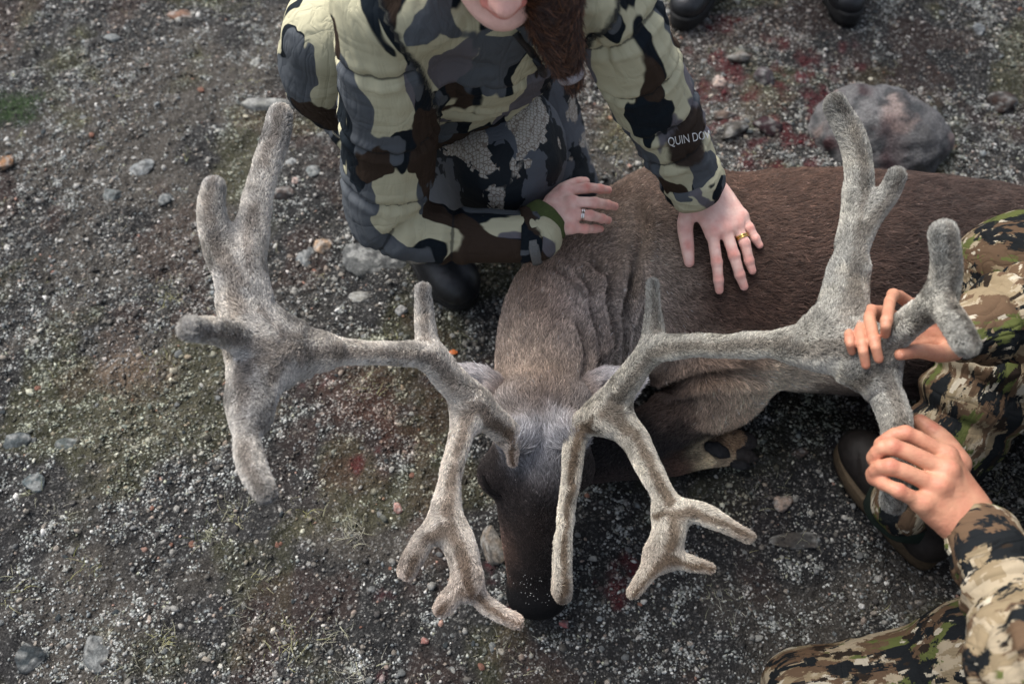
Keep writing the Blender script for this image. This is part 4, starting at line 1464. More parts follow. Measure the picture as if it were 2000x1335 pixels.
sk_ = sstep(.09, .11, seg_info(jv, [P(640, 60, .75), P(632, 140, .62), P(650, 200, .54)])[0])
sdist = np.full(len(jv), 9.0)
for lim, SS in ((0, ST), (1, SA), (2, SL)):
    for a in SS:
        dd = arcs - a
        mk_ = (wh == lim) & (np.abs(dd) < np.abs(sdist))
        sdist[mk_] = dd[mk_]
set_col(jme, np.column_stack([seam_mask(jv, lines) * sk_, patch, np.clip(.5 + 5 * sdist, 0, 1)]), 'mark')
jacket = link('jacket', jme, camo1, person)
JB = BVHTree.FromPolygons([Vector(p) for p in jv], jq.tolist())
def jhit(u, v):
    return hit(u, v, JB)

# cuffs
green_cloth = M('olive_base_layer', lin(74, 84, 48), 0.85, 0.2, 500, 0.3, 0.5, 0.001)
def band(a, b, ra, rb, thick=0.006, n=40, wav=0.004, seed=0, flat=1.0, up=(0, 0, 1)):
    """a short open sleeve with folded rim"""
    a, b = np.asarray(a, float), np.asarray(b, float)
    ax = unit(b - a); e1 = unit(np.cross(ax, up)); e2 = np.cross(e1, ax)
    rg = np.random.default_rng(seed)
    ph = rg.uniform(0, 6.28, 4)
    rings = []
    prof = [(0, 0, -thick), (0, 0.0, 0), (.25, 0.0, thick * .5), (.5, 0, thick * .25), (.75, 0, thick * .5), (1.0, 0, 0), (1.03, 0, -thick * .6), (1.0, 0, -thick * 1.4), (.5, 0, -thick * 1.3), (0, 0, -thick * 1.3)]
    for t, _, o in prof:
        c = a + (b - a) * t; r = ra + (rb - ra) * min(t, 1) + o
        ang = np.linspace(0, 2 * np.pi, n, endpoint=False)
        w = wav * (np.sin(3 * ang + ph[0]) * .5 + np.sin(5 * ang + ph[1] + 2 * t) * .35 + np.sin(9 * ang + ph[2]) * .2)
        rings.append(c + ((r + w) * np.cos(ang))[:, None] * e1 + ((r + w) * flat * np.sin(ang))[:, None] * e2)
    return loft(rings, cap=False)
def cloth_part(name, vq, mat, parent, stretch=1.0):
    v, q = vq
    me = mesh_data(name, v, q)
    set_vec(me, v * np.array([1, 1, stretch]) + 5.31)
    set_col(me, np.repeat(np.array([[0, 0, 1.0]]), len(v), 0), 'mark')
    return link(name, me, mat, parent)
lw = LA[-1]; lwd = unit(LA[-1] - LA[-2])
cloth_part('cuff', band(lw - lwd * .020, lw + lwd * .028, LAr[-1] * 1.10, LAr[-1] * 1.08, .008, 48, .003, 3), camo1, jacket)
rw = RA[-1]; rwd = unit(RA[-1] - RA[-2])
cloth_part('cuff', band(rw - rwd * .03, rw + rwd * .006, RAr[-1] * 1.04, RAr[-1] * 1.0, .007, 48, .003, 4), camo1, jacket)

# trousers
TR = Field((-.45, .98, -.02), (.36, 2.0, .66), 0.006)
kn = P(985, 318, .455)
ank = P(815, 455, .15)
TR.tube2([(-.13, 1.55, .40), (-.08, 1.38, .45), kn + np.array([-.005, .05, .0]), kn], [.15, .125, .115, .108], 0)
TR.tube2([kn + np.array([-.01, .01, -.01]), (kn + ank) / 2 + np.array([0, -.01, 0]), ank], [.104, .085, .065], .03)
kn2 = np.array([.085, 1.50, .115])
TR.tube2([(-.05, 1.60, .40), (.03, 1.56, .26), kn2], [.14, .12, .10], .05)
TR.tube2([kn2, (.0, 1.72, .085), (-.08, 1.92, .08)], [.10, .08, .06], .03)
TR.ball((-.09, 1.60, .40), (.20, .17, .16), .06)
tv, tq = TR.mesh(2)
tn = vnormals(tv, tq)
tl2 = [(np.array([(-.13, 1.55, .40), kn]), .12), (np.array([kn, ank]), .09), (np.array([(-.05, 1.6, .4), kn2]), .11), (np.array([kn2, (-.08, 1.92, .08)]), .08)]
rest, wh, arcs = rest_coords(tv, tl2, 0.9)
tv = crumple(tv, tn, .012, 11, 131)
tme = mesh_data('trousers', tv, tq)
set_vec(tme, tv * 1.0)
trousers = link('trousers', tme, camo_tr, person)

# boots
boot(person, P(792, 438, .012), P(912, 594, .012), hgt=.20, wid=.058, rows=5)
boot(person, (-.10, 1.98, .09), (.02, 1.76, .02), hgt=.16, wid=.05, rows=0, up=(.2, .5, .8))

# ---- head
chin = P(982, 30, .985)
hf, hu = unit((.05, -.93, -.36)), None
hu = unit(np.array([0, 0, 1.0]) - hf * hf[2]); hr = np.cross(hf, hu)       # hr: image left-to-right
HC = chin - hf * .062 + hu * .108
hp = lambda r, u, f_: HC + hr * r + hu * u + hf * f_
HF = Field(HC - .20, HC + .17, 0.0030)
rotm = np.array([hr, hu, hf])
HF.ball(hp(0, .035, -.022), (.074, .088, .092), 0, rotm)
HF.ball(hp(0, -.035, .012), (.060, .075, .066), .03, rotm)
HF.tube2([hp(-.050, -.055, .0), hp(-.026, -.095, .048), hp(0, -.104, .062), hp(.026, -.095, .048), hp(.050, -.055, .0)], [.022, .020, .020, .020, .022], .03)
HF.ball(hp(0, -.100, .066), (.018, .014, .014), .015, rotm)
HF.tube2([hp(0, .028, .076), hp(0, -.005, .092), hp(0, -.022, .101)], [.009, .010, .013], .014)
for s in (-1, 1):
    HF.ball(hp(.012 * s, -.026, .092), .008, .008)
    HF.ball(hp(.038 * s, -.018, .060), (.024, .020, .018), .02, rotm)          # cheek
    HF.carve(hp(.034 * s, .022, .094), hp(.034 * s, .022, .090), .013, .013, .016)
    HF.ball(hp(.033 * s, .020, .066), .0145, .006)                             # lid over the eye
    HF.tube2([hp(.014 * s, .042, .080), hp(.034 * s, .046, .076), hp(.052 * s, .038, .062)], [.006, .007, .006], .012)
    HF.ball(hp(.076 * s, .005, -.012), (.008, .030, .018), .008, rotm)         # ear
HF.tube2([hp(-.024, -.058, .074), hp(-.010, -.053, .084), hp(0, -.055, .086), hp(.010, -.053, .084), hp(.024, -.058, .074)], [.004, .0065, .006, .0065, .004], .006)
HF.tube2([hp(-.022, -.062, .073), hp(0, -.068, .083), hp(.022, -.062, .073)], [.004, .0075, .004], .006)
HF.carve(hp(-.022, -.0605, .088), hp(.022, -.0605, .088), .0015, .0015, .003)
HF.tube2([hp(0, -.06, -.035), hp(0, -.13, -.055), hp(0, -.20, -.075)], [.055, .052, .06], .03)
hv, hq = HF.mesh(1)
lip = np.minimum.reduce([seg_info(hv, [hp(-.022, -.058, .074), hp(0, -.054, .086), hp(.022, -.058, .074)])[0], seg_info(hv, [hp(-.020, -.063, .073), hp(0, -.068, .083), hp(.020, -.063, .073)])[0]])
hred = np.clip(0.18 + 0.85 * sstep(.013, .006, lip) + 0.35 * np.exp(-(np.linalg.norm(hv - hp(-.042, -.025, .06), axis=1) / .03) ** 2) + 0.35 * np.exp(-(np.linalg.norm(hv - hp(.042, -.025, .06), axis=1) / .03) ** 2) + 0.3 * np.exp(-(np.linalg.norm(hv - hp(0, -.022, .101), axis=1) / .02) ** 2), 0, 1)

# ---- her left hand, spread flat on the flank
def on(u, v, off):
    d = Vector(ray(u, v)).normalized()
    h = _bvh.ray_cast(Vector(_C), d)
    return np.array(h[0]) + np.array(h[1]) * off
CN = unit(np.array(_bvh.ray_cast(Vector(_C), Vector(ray(1410, 480)).normalized())[1]))
FO = 0.010
spread = [[(1385, 468, .026), (1394, 518, .022), (1399, 548, .014), (1402, 566, .009)],
          [(1411, 463, .027), (1426, 506, .024), (1439, 538, .015), (1449, 559, .009)],
          [(1430, 454, .025), (1446, 484, .022), (1459, 513, .014), (1467, 530, .009)],
          [(1440, 438, .022), (1459, 457, .019), (1473, 473, .013), (1482, 483, .008)]]
fing = [[on(u, v, o + FO - .006) for u, v, o in ch] for ch in spread]
th = [on(1352, 412, .034), on(1337, 446, .026), on(1342, 488, .018), on(1346, 514, .012)]
wL = on(1368, 396, .046)
fL = LA[-1] - lwd * .02
hLv, hLq, hLr, nL = hand(wL, fL, [c[0] for c in fing], fing, th, CN, 1.06, wr=(.025, .026))
# ---- her right hand, palm down over the neck, fingers towards the flank
def lev(u, v, z):
    return P(u, v, z)
spread = [[(1103, 374, .475), (1145, 367, .482), (1172, 369, .470), (1188, 371, .460)],
          [(1115, 395, .480), (1161, 396, .484), (1186, 400, .468), (1201, 403, .456)],
          [(1118, 418, .476), (1153, 421, .478), (1176, 427, .462), (1188, 430, .452)],
          [(1115, 444, .466), (1143, 447, .464), (1162, 447, .452), (1173, 447, .444)]]
fing2 = [[lev(*c) for c in ch] for ch in spread]
th2 = [lev(1080, 395, .455), lev(1100, 372, .445), lev(1128, 358, .440), lev(1143, 355, .438)]
wR = lev(1074, 424, .462)
fR = RA[-1] - rwd * .02
hRv, hRq, hRr, nR = hand(wR, fR, [c[0] for c in fing2], fing2, th2, unit((.05, -.45, .9)), 1.02, wr=(.027, .028))
skin1 = skin_material('fair_skin', tuple(lin(246, 208, 193)), tuple(lin(222, 142, 128)))
IB = Field((-.45, 0.9, 0.25), (.45, 1.75, 1.15), 0.014)       # the body under the clothes
IB.tube2(TO, np.array(TOr) * .72, 0)
IB.tube2([P(800, -10, .97), (-.03, 1.17, .95), P(1130, -40, .97)], [.045, .055, .045], .03)
IB.tube2(RA, np.minimum(np.array(RAr) * .62, .042), .02)
IB.tube2(LA, np.minimum(np.array(LAr) * .62, .042), .02)
iv, iq = IB.mesh(1)
bv_, bq_ = join((hv, hq), (hLv, hLq), (hRv, hRq), (iv, iq))
bme = mesh_data('body', bv_, bq_)
set_col(bme, np.repeat(np.concatenate([hred, hLr, hRr, np.full(len(iv), .2)])[:, None], 3, 1))
body1 = link('body', bme, skin1, person)
brow_mat = M('brown_brow_hair', lin(62, 42, 33), 0.8, 0.2, 900, 0.4, 0.4, 0.0005)
nail_mat = M('fingernail', lin(228, 186, 176), 0.25, 0.5, 300, 0.1, 0.05, 0.0005)
for nails, up in ((nL, CN), (nR, unit((.05, -.5, .86)))):
    for c, d, r in nails:
        v_, q_ = nail_mesh(c, d, r, up)
        link('fingernail', mesh_data('fingernail', v_, q_), nail_mat, body1)
gold = M('gold_band', (0.75, 0.50, 0.17), 0.25, 0.5, 200, 0.1, 0.05, 0.0003, metal=1.0)
silver = M('silver_band', (0.72, 0.70, 0.67), 0.25, 0.5, 200, 0.1, 0.1, 0.0003, metal=1.0)
a_, b_ = fing[2][0], fing[2][1]
for t in (.62, .72):
    v_, q_ = ring_mesh(a_ + (b_ - a_) * t, b_ - a_, .0108, .0011)
    link('ring', mesh_data('ring', v_, q_), gold, body1)
a_, b_ = fing2[2][0], fing2[2][1]
for t in (.56, .66):
    v_, q_ = ring_mesh(a_ + (b_ - a_) * t, b_ - a_, .0104, .0010)
    link('ring', mesh_data('ring', v_, q_), silver, body1)
# olive base layer showing at the wrists
cloth_part('undersleeve', band(LA[-1] + lwd * .010, wL - unit(wL - LA[-1]) * .002, .036, .033, .004, 36, .002, 7, .85), green_cloth, person)
cloth_part('undersleeve', band(RA[-1] - rwd * .01, wR + unit(wR - RA[-1]) * .000, .044, .040, .004, 36, .002, 8, .95), green_cloth, person)
cloth_part('cuff', band(LA[-1] + lwd * .012, LA[-1] + lwd * .036, .043, .039, .004, 36, .003, 9, .9), camo1, jacket)
grey_web = M('grey_cuff_tape', lin(104, 104, 102), 0.8, 0.2, 300, 0.25, 0.4, 0.001)
pts = [jhit(1040, 468) + np.array([0, -.004, .004]), jhit(1045, 492) + np.array([0, -.005, .003]), jhit(1050, 512) + np.array([0, -.004, 0])]
v_, q_ = pipe(pts, .009, 8, 4, flat=((0, -.7, .7), .3))
link('cuff_strap', mesh_data('cuff_strap', v_, q_), grey_web, jacket)

# ---- collar, zip, cords
col_rings = []
neck_c = hp(0, -.150, -.050)
cloth_part('collar', band(neck_c - hu * .035, neck_c + hu * .030 + hf * .004, .098, .088, .022, 48, .006, 12, .95, up=tuple(hf)), camo1, jacket)
zip_mat = M('black_zip', (0.010, 0.011, 0.013), 0.5, 0.4, 700, 0.4, 0.6, 0.001)
zl = [(1005, 62), (1040, 105), (1062, 145), (1075, 185), (1070, 215)]
pts = np.array([jhit(u, v) for u, v in zl])
v_, q_ = pipe(pts, .006, 8, 4)
link('zip', mesh_data('zip', v_, q_), zip_mat, jacket)
pts = [jhit(1000, 66) + .004, jhit(1022, 100) + .004, jhit(1040, 135) + .004, jhit(1043, 170) + .004]
v_, q_ = pipe(pts, .0022, 6, 4)
link('drawcord', mesh_data('drawcord', v_, q_), zip_mat, jacket)
p0 = pts and jhit(1072, 180) + np.array([.004, -.008, .006])
v_, q_ = pipe([p0, p0 + (.012, -.002, -.014), p0 + (.020, 0, -.03), p0 + (.024, .002, -.046)], [.0022, .0022, .0034, .0036], 6, 4)
link('zip_pull', mesh_data('zip_pull', v_, q_), zip_mat, jacket)

# sleeve lettering, wrapped on the cloth
fc = bpy.data.curves.new('sleeve_lettering', 'FONT')
fc.body = 'QUIN DOW'
fc.size = 0.020
fc.extrude = 0.0
fc.align_x = 'CENTER'; fc.align_y = 'CENTER'
tmp = bpy.data.objects.new('tmp', fc)
COL.objects.link(tmp)
bpy.context.view_layer.update()
dg = bpy.context.evaluated_depsgraph_get()
tm = bpy.data.meshes.new_from_object(tmp.evaluated_get(dg))
bpy.data.objects.remove(tmp)
import bmesh
bm = bmesh.new(); bm.from_mesh(tm)
bmesh.ops.triangulate(bm, faces=bm.faces)
bmesh.ops.subdivide_edges(bm, edges=[e for e in bm.edges if e.calc_length() > 0.004], cuts=1)
bmesh.ops.triangulate(bm, faces=bm.faces)
c0 = jhit(1350, 270)
xd = unit(P(1392, 262, .6) - P(1320, 276, .6)); dn = -unit(ray(1356, 268)); yd = unit(np.cross(dn, xd)); xd = unit(np.cross(yd, dn))
dead = []
for bvx in bm.verts:
    o = c0 + xd * bvx.co.x * 0.66 + yd * bvx.co.y * 0.95 + dn * 0.2
    h = JB.ray_cast(Vector(o), Vector(-dn))
    if h[0] is not None:
        bvx.co = h[0] + Vector(dn) * 0.0015
    else:
        dead.append(bvx)
bmesh.ops.delete(bm, geom=dead, context='VERTS')
bm.to_mesh(tm); bm.free()
tm.name = 'sleeve_lettering'
white_print = M('white_print', (0.72, 0.72, 0.70), 0.7, 0.2, 400, 0.1, 0.1, 0.0005)
link('sleeve_lettering', tm, white_print, jacket)

for s_ in (-1, 1):
    hvb = BVHTree.FromPolygons([Vector(p) for p in hv], hq.tolist())
    for nm_, rw_, rr_ in (('eyebrow', [(.016, .044), (.034, .050), (.052, .042)], [.0018, .0026, .0012]), ('eyelash', [(.020, .014), (.034, .009), (.047, .015)], [.0008, .0012, .0008])):
        pp_ = []
        for a_, b_ in rw_:
            h = hvb.ray_cast(Vector(hp(a_ * s_, b_, .16)), Vector(-hf))
            if h[0] is not None: pp_.append(np.array(h[0]))
        if len(pp_) == 3:
            v_, q_ = pipe(np.array(pp_), rr_, 8, 5)
            link(nm_, mesh_data(nm_, v_, q_), brow_mat, body1)

# ---- hair: cap of combed strands and a braid over her left shoulder
hair_mat = hair_material('auburn_hair', 0.4, 0.4, root=0.8, tipc=1.2)
auburn = np.array([lin(58, 39, 31), lin(76, 50, 37), lin(42, 31, 27), lin(106, 70, 46)])
cap_d = lambda p, n: ((((p - HC) @ hf) < .045) & (((p - HC) @ hu) > -.045)) * 1.0 + 1e-6
def capstyle(p, n):
    rr = np.random.default_rng(9)
    tgt = hp(.06, -.09, -.05)
    d = unit_rows(tgt[None] - p)
    return d, np.full(len(p), .18), np.full(len(p), .05), auburn[rr.integers(0, 4, len(p))]
def unit_rows(a):
    return a / (np.linalg.norm(a, axis=1, keepdims=True) + 1e-12)
hn = vnormals(hv, hq)
hairo = fur('hair', hv, hq, hn, 14000, capstyle, hair_mat, body1, pts=5, dens=cap_d, seed=14, rad=.0006)
BR_ = np.array([hp(.055, -.03, -.055), P(1060, -40, 1.03), P(1078, 25, .985), P(1093, 80, .945), P(1108, 128, .905), P(1120, 162, .88)])
bp, br = spline(BR_, [.034, .031, .027, .022, .015, .008], 10)
tt = np.gradient(bp, axis=0); tt = unit_rows(tt)
e1 = unit_rows(np.cross(tt, np.array([0.1, -.8, .5])[None])); e2 = np.cross(tt, e1)
arc = np.concatenate([[0], np.cumsum(np.linalg.norm(np.diff(bp, axis=0), axis=1))])
strands = []
for s in range(3):
    ph = arc / 0.085 * 2 * np.pi + s * 2 * np.pi / 3
    strands.append((bp + e1 * (br * .62 * np.sin(ph))[:, None] + e2 * (br * .42 * np.sin(2 * ph))[:, None], br * .62))
BF = Field(bp.min(0) - .06, bp.max(0) + .06, .0035)
for sp_, sr in strands:
    BF.tube2(sp_, sr, .003, n=1)
bv2, bq2 = BF.mesh(1)
bme2 = mesh_data('braid', bv2, bq2)
set_col(bme2, np.repeat(np.array([lin(60, 38, 29)]), len(bv2), 0))
braid = link('braid', bme2, attr_material('braid_core', .5, .3, 300, .4, .5, .002), body1)
def brstyle(p, n):
    rr = np.random.default_rng(10)
    best = np.full(len(p), 1e9); d = np.zeros((len(p), 3))
    for sp_, sr in strands:
        b, a, si, off = seg_info(p, sp_)
        t = unit_rows(np.diff(sp_, axis=0))
        mk = b < best; best[mk] = b[mk]; d[mk] = t[si[mk]]
    return d, rr.uniform(.0, .22, len(p)) + .3 * (rr.random(len(p)) < .06), np.full(len(p), .022), auburn[rr.integers(0, 4, len(p))]
fur('hair', bv2, bq2, vnormals(bv2, bq2), 16000, brstyle, hair_mat, braid, pts=5, seed=15, rad=.0005)
tie_mat = M('glitter_hair_tie', (0.35, 0.32, 0.33), 0.3, 0.6, 900, 0.6, 0.8, 0.002)
v_, q_ = ring_mesh(bp[-6], tt[-6], .013, .006, 24, 1.3)
link('hair_tie', mesh_data('hair_tie', v_, q_), tie_mat, braid)
# ================================================================== the person at the right edge holding the antler
person2 = empty('person', (1.15, 0.75, 0.0))
tag(person2, 'person crouching at the right edge in tan and green fleck camouflage, gripping the antler', 'person')
dig = camo_digital('fleck_camouflage_cloth', .85)
dig_tr = camo_digital('shaded_fleck_camouflage_cloth', .62)  # same print for the trousers, their shade mixed into darker colours
_abvh = BVHTree.FromPolygons([Vector(p) for p in ANT[1][0]], ANT[1][1].tolist())
def ona(u, v, off):
    d = Vector(ray(u, v)).normalized()
    h = _abvh.ray_cast(Vector(_C), d)
    return np.array(h[0]) - np.array(d) * off if h[0] is not None else P(u, v, .67)
# left hand: fingers come round the beam from behind
fC = [[P(1785, 598, .655), P(1745, 576, .70), P(1732, 626, .745), ona(1729, 652, .014)],
      [P(1770, 626, .640), P(1702, 607, .690), ona(1708, 664, .020), ona(1716, 700, .013)],
      [P(1757, 655, .630), P(1681, 618, .676), ona(1684, 672, .017), ona(1691, 712, .011)],
      [P(1745, 683, .620), P(1664, 634, .664), ona(1660, 664, .014), ona(1664, 686, .010)]]
thC = [P(1862, 684, .640), P(1835, 690, .665), P(1795, 685, .690), P(1758, 692, .705)]
wC = P(1872, 655, .615); foC = P(1935, 640, .60)
hCv, hCq, hCr, nC = hand(wC, foC, [c[0] for c in fC], fC, thC, unit((-.1, .5, -.5)), .90, wr=(.030, .033), kf=.0018)
# right hand: a fist round the lower tine
fD = [[P(1848, 890, .655), P(1768, 847, .668), P(1722, 868, .650), P(1728, 885, .615)],
      [P(1850, 919, .665), P(1742, 872, .675), P(1708, 894, .650), P(1718, 910, .610)],
      [P(1832, 950, .660), P(1738, 911, .672), P(1706, 925, .645), P(1718, 938, .605)],
      [P(1800, 982, .650), P(1755, 958, .665), P(1725, 944, .655), P(1706, 937, .640)]]
thD = [P(1868, 905, .610), P(1840, 862, .600), P(1812, 836, .600), P(1797, 822, .600)]
wD = P(1890, 1012, .625); foD = P(1945, 1085, .62)
hDv, hDq, hDr, nD = hand(wD, foD, [c[0] for c in fD], fD, thD, unit((.12, -.35, .9)), 1.16, wr=(.029, .031))
# sleeves and jacket
S1 = np.array([P(1893, 650, .607), P(1945, 628, .60), P(2030, 600, .60), P(2180, 580, .66), (1.24, .80, .95)])
S1r = [.042, .058, .066, .072, .085]
S2 = np.array([P(1915, 1045, .622), P(1960, 1130, .63), P(2015, 1240, .66), P(2120, 1290, .75), (1.05, .45, 1.0)])
S2r = [.044, .054, .060, .066, .085]
JK = Field((.45, .12, .2), (1.72, 1.25, 1.22), .0075)
JK.tube2(S1, S1r, 0)
JK.tube2(S2, S2r, .02)
JK.tube2([(1.42, .72, .36), (1.38, .70, .62), (1.25, .66, .88), (1.17, .63, 1.0)], [.19, .19, .17, .11], .05)
JK.tube2([(1.05, .45, 1.0), (1.16, .63, 1.01), (1.24, .80, .97)], [.08, .10, .08], .04)
v_, q_ = JK.mesh(2); n_ = vnormals(v_, q_)
l2 = [(spline(S1, S1r, 4)[0], .06), (spline(S2, S2r, 4)[0], .06), (np.array([(1.42, .72, .36), (1.17, .63, 1.0)]), .18)]
rs, wh, arcs = rest_coords(v_, l2, .8)
v_ = wrinkle(v_, n_, wh, arcs, 0, [.05, .095, .15, .21], .007, .008)
v_ = wrinkle(v_, n_, wh, arcs, 1, [.06, .10, .16, .22, .27], .008, .009)
v_ = crumple(v_, n_, .018, 15, 141)
me = mesh_data('jacket', v_, q_); set_vec(me, rs)
jacket2 = link('jacket', me, dig, person2)
cloth_part('cuff', band(S1[0] - unit(S1[1] - S1[0]) * .012, S1[0] + unit(S1[1] - S1[0]) * .03, .041, .047, .005, 40, .003, 21, .95), dig, jacket2)
cloth_part('cuff', band(S2[0] - unit(S2[1] - S2[0]) * .010, S2[0] + unit(S2[1] - S2[0]) * .045, .041, .048, .006, 40, .003, 22, .95), dig, jacket2)
# trousers: a raised knee with the shin down to the planted boot, the other leg kneeling across the lower corner
K1, A1 = P(1985, 528, .43), P(1768, 985, .13)
K2 = P(1570, 1352, .055)
TQ = Field((.42, .18, -.02), (1.75, 1.35, .62), .0075)
TQ.tube2([(1.42, .82, .34), (1.18, .95, .42), K1 + np.array([.02, -.01, 0]), K1], [.14, .115, .105, .095], 0)
TQ.tube2([K1 + np.array([.01, -.02, -.02]), P(1925, 740, .30), P(1860, 850, .22), A1], [.095, .092, .083, .058], .03)
TQ.tube2([(1.42, .60, .30), P(1990, 1265, .17), P(1800, 1325, .09), K2], [.15, .105, .085, .072], .05)
TQ.tube2([K2, P(1750, 1420, .06), P(1950, 1480, .05)], [.07, .065, .055], .03)
TQ.ball((1.42, .71, .33), (.17, .20, .16), .06)
v_, q_ = TQ.mesh(2); n_ = vnormals(v_, q_)
l3 = [(np.array([(1.42, .82, .34), K1]), .11), (np.array([K1, A1]), .08), (np.array([(1.42, .60, .30), K2]), .10)]
rs, wh, arcs = rest_coords(v_, l3, .8)
v_ = wrinkle(v_, n_, wh, arcs, 1, [.08, .14, .2, .27], .008, .010)
v_ = wrinkle(v_, n_, wh, arcs, 2, [.25, .33, .42, .5], .007, .012)
v_ = crumple(v_, n_, .018, 11, 143)
me = mesh_data('trousers', v_, q_); set_vec(me, rs)
link('trousers', me, dig_tr, person2)
dkgreen = M('dark_green_gaiter', lin(26, 36, 30), 0.8, 0.2, 300, 0.3, 0.5, 0.001)
cloth_part('gaiter', band(A1 + np.array([.035, .055, .085]), P(1760, 1005, .075), .066, .072, .006, 40, .004, 23), dkgreen, person2)
brown_leather = M('dark_brown_boot_leather', lin(31, 27, 25), 0.6, 0.3, 90, 0.35, 0.4, 0.002)
rand_mat = M('tan_boot_rand', lin(76, 64, 49), 0.75, 0.25, 110, 0.35, 0.4, 0.002)
boot(person2, P(1812, 1100, .012), P(1648, 876, .012), hgt=.17, wid=.049, upper=brown_leather, sole=rand_mat, rows=5, laces=lace_grey)
boot(person2, P(2050, 1500, .06), P(1900, 1520, .02), hgt=.16, wid=.052, upper=brown_leather, sole=rand_mat, rows=0, up=(.5, .2, .8))
# head outside the frame and the body under the clothes
HH = np.array([1.08, .64, 1.20])
B2 = Field((.45, .12, .3), (1.72, 1.25, 1.38), .012)
B2.ball(HH, (.082, .078, .105), 0)
B2.ball(HH + np.array([-.045, .0, -.05]), (.055, .055, .06), .03)
B2.tube2([HH + np.array([-.075, 0, .015]), HH + np.array([-.102, 0, -.015])], [.012, .014], .02)
B2.tube2([HH + np.array([.03, 0, -.07]), (1.15, .63, 1.0)], [.055, .06], .03)
B2.tube2([(1.42, .72, .38), (1.38, .70, .62), (1.25, .66, .88), (1.17, .63, 1.0)], [.12, .13, .12, .08], .05)
B2.tube2(S1, np.minimum(np.array(S1r) * .62, .042), .02)
B2.tube2(S2, np.minimum(np.array(S2r) * .62, .042), .02)
B2.tube2([(1.05, .45, 1.0), (1.16, .63, 1.01), (1.24, .80, .97)], [.05, .06, .05], .04)
iv, iq = B2.mesh(1)
skin2 = skin_material('tanned_skin', tuple(lin(192, 142, 114)), tuple(lin(180, 108, 88)))
bv_, bq_ = join((hCv, hCq), (hDv, hDq), (iv, iq))
me = mesh_data('body', bv_, bq_)
set_col(me, np.repeat(np.concatenate([hCr, hDr, np.full(len(iv), .2)])[:, None], 3, 1))
body2 = link('body', me, skin2, person2)
nail2 = M('tanned_fingernail', lin(206, 158, 138), 0.3, 0.5, 300, 0.1, 0.05, 0.0005)
for c, d, r in nC:
    v_, q_ = nail_mesh(c, d, r, -np.array(unit(ray(1720, 680))))
    link('fingernail', mesh_data('fingernail', v_, q_), nail2, body2)
dark_hair = np.array([lin(48, 36, 28), lin(36, 28, 24), lin(62, 46, 34)])
fur('hair', iv, iq, vnormals(iv, iq), 9000, lambda p, n: (np.repeat(np.array([[.6, .1, -.5]]), len(p), 0), np.full(len(p), .3), np.full(len(p), .03), dark_hair[np.random.default_rng(2).integers(0, 3, len(p))]),
    hair_mat, body2, pts=4, dens=lambda p, n: ((p[:, 2] > 1.22) | ((p[:, 2] > 1.12) & (p[:, 0] > 1.09))) * 1.0 + 1e-9, seed=16, rad=.0007)

# ================================================================== the person standing beyond: boots at the top edge
person3 = empty('person', (0.62, 2.35, 0.0))
tag(person3, 'person standing behind the boulder, only black lace-up boots in view', 'person')
b1, b2 = (P(1408, -95, .010), P(1330, 52, .010)), (P(1612, -110, .010), P(1656, 44, .010))
boot(person3, *b1, hgt=.20, wid=.054, rows=5, laces=lace_grey)
boot(person3, *b2, hgt=.20, wid=.052, rows=5, laces=lace_grey)
dark_cloth = M('dark_grey_trouser_cloth', lin(46, 48, 50), 0.85, 0.2, 300, 0.3, 0.5, 0.001)
shell_cloth = M('olive_shell_cloth', lin(70, 74, 62), 0.8, 0.2, 300, 0.25, 0.4, 0.001)
T3 = Field((.2, 2.1, .08), (1.1, 2.9, 1.02), .014)
for (hl, to), hx in ((b1, .48), (b2, .74)):
    an = hl + unit(to - hl) * .07
    T3.tube2([an + np.array([0, 0, .13]), an + np.array([0, .03, .30]), (hx, 2.48, .55), (hx * .8 + .12, 2.52, .92)], [.062, .075, .085, .11], .03)
T3.ball((.61, 2.53, .92), (.18, .13, .12), .05)
v_, q_ = T3.mesh(2)
link('trousers', mesh_data('trousers', v_, q_), dark_cloth, person3)
T3 = Field((.15, 2.2, .75), (1.1, 2.9, 1.62), .014)
T3.tube2([(.61, 2.53, .88), (.61, 2.53, 1.15), (.61, 2.52, 1.40)], [.17, .17, .14], 0, ((0, 1, 0), 1.3))
for s in (-1, 1):
    T3.tube2([(.61 + s * .16, 2.52, 1.42), (.61 + s * .23, 2.50, 1.15), (.61 + s * .22, 2.44, .90)], [.07, .06, .05], .05)
v_, q_ = T3.mesh(2)
link('jacket', mesh_data('jacket', v_, q_), shell_cloth, person3)
T3 = Field((.25, 2.2, .70), (1.0, 2.75, 1.84), .010)
T3.ball((.61, 2.50, 1.68), (.075, .09, .11), 0)
T3.ball((.61, 2.44, 1.63), (.055, .055, .06), .03)
T3.tube2([(.61, 2.40, 1.69), (.61, 2.385, 1.66)], [.012, .014], .02)
T3.tube2([(.61, 2.53, 1.60), (.61, 2.53, 1.40), (.61, 2.53, 1.0)], [.05, .055, .10], .03)
for s in (-1, 1):
    T3.tube2([(.61 + s * .13, 2.52, 1.40), (.61 + s * .23, 2.50, 1.15), (.61 + s * .22, 2.44, .90), (.61 + s * .215, 2.42, .82)], [.05, .04, .03, .035], .04)
    for k in range(4):
        T3.tube2([(.61 + s * .215, 2.395 + k * .018, .82), (.61 + s * .21, 2.385 + k * .018, .77), (.61 + s * .205, 2.38 + k * .018, .735)], [.010, .009, .008], .006)
    T3.tube2([(.61 + s * .20, 2.40, .84), (.61 + s * .19, 2.375, .80), (.61 + s * .19, 2.37, .77)], [.012, .010, .009], .006)
v_, q_ = T3.mesh(2)
me = mesh_data('body', v_, q_); set_col(me, np.full((len(v_), 3), .25))
link('body', me, skin2, person3)
# ================================================================== stones
G = lambda r, g, b: lin(r, g, b)
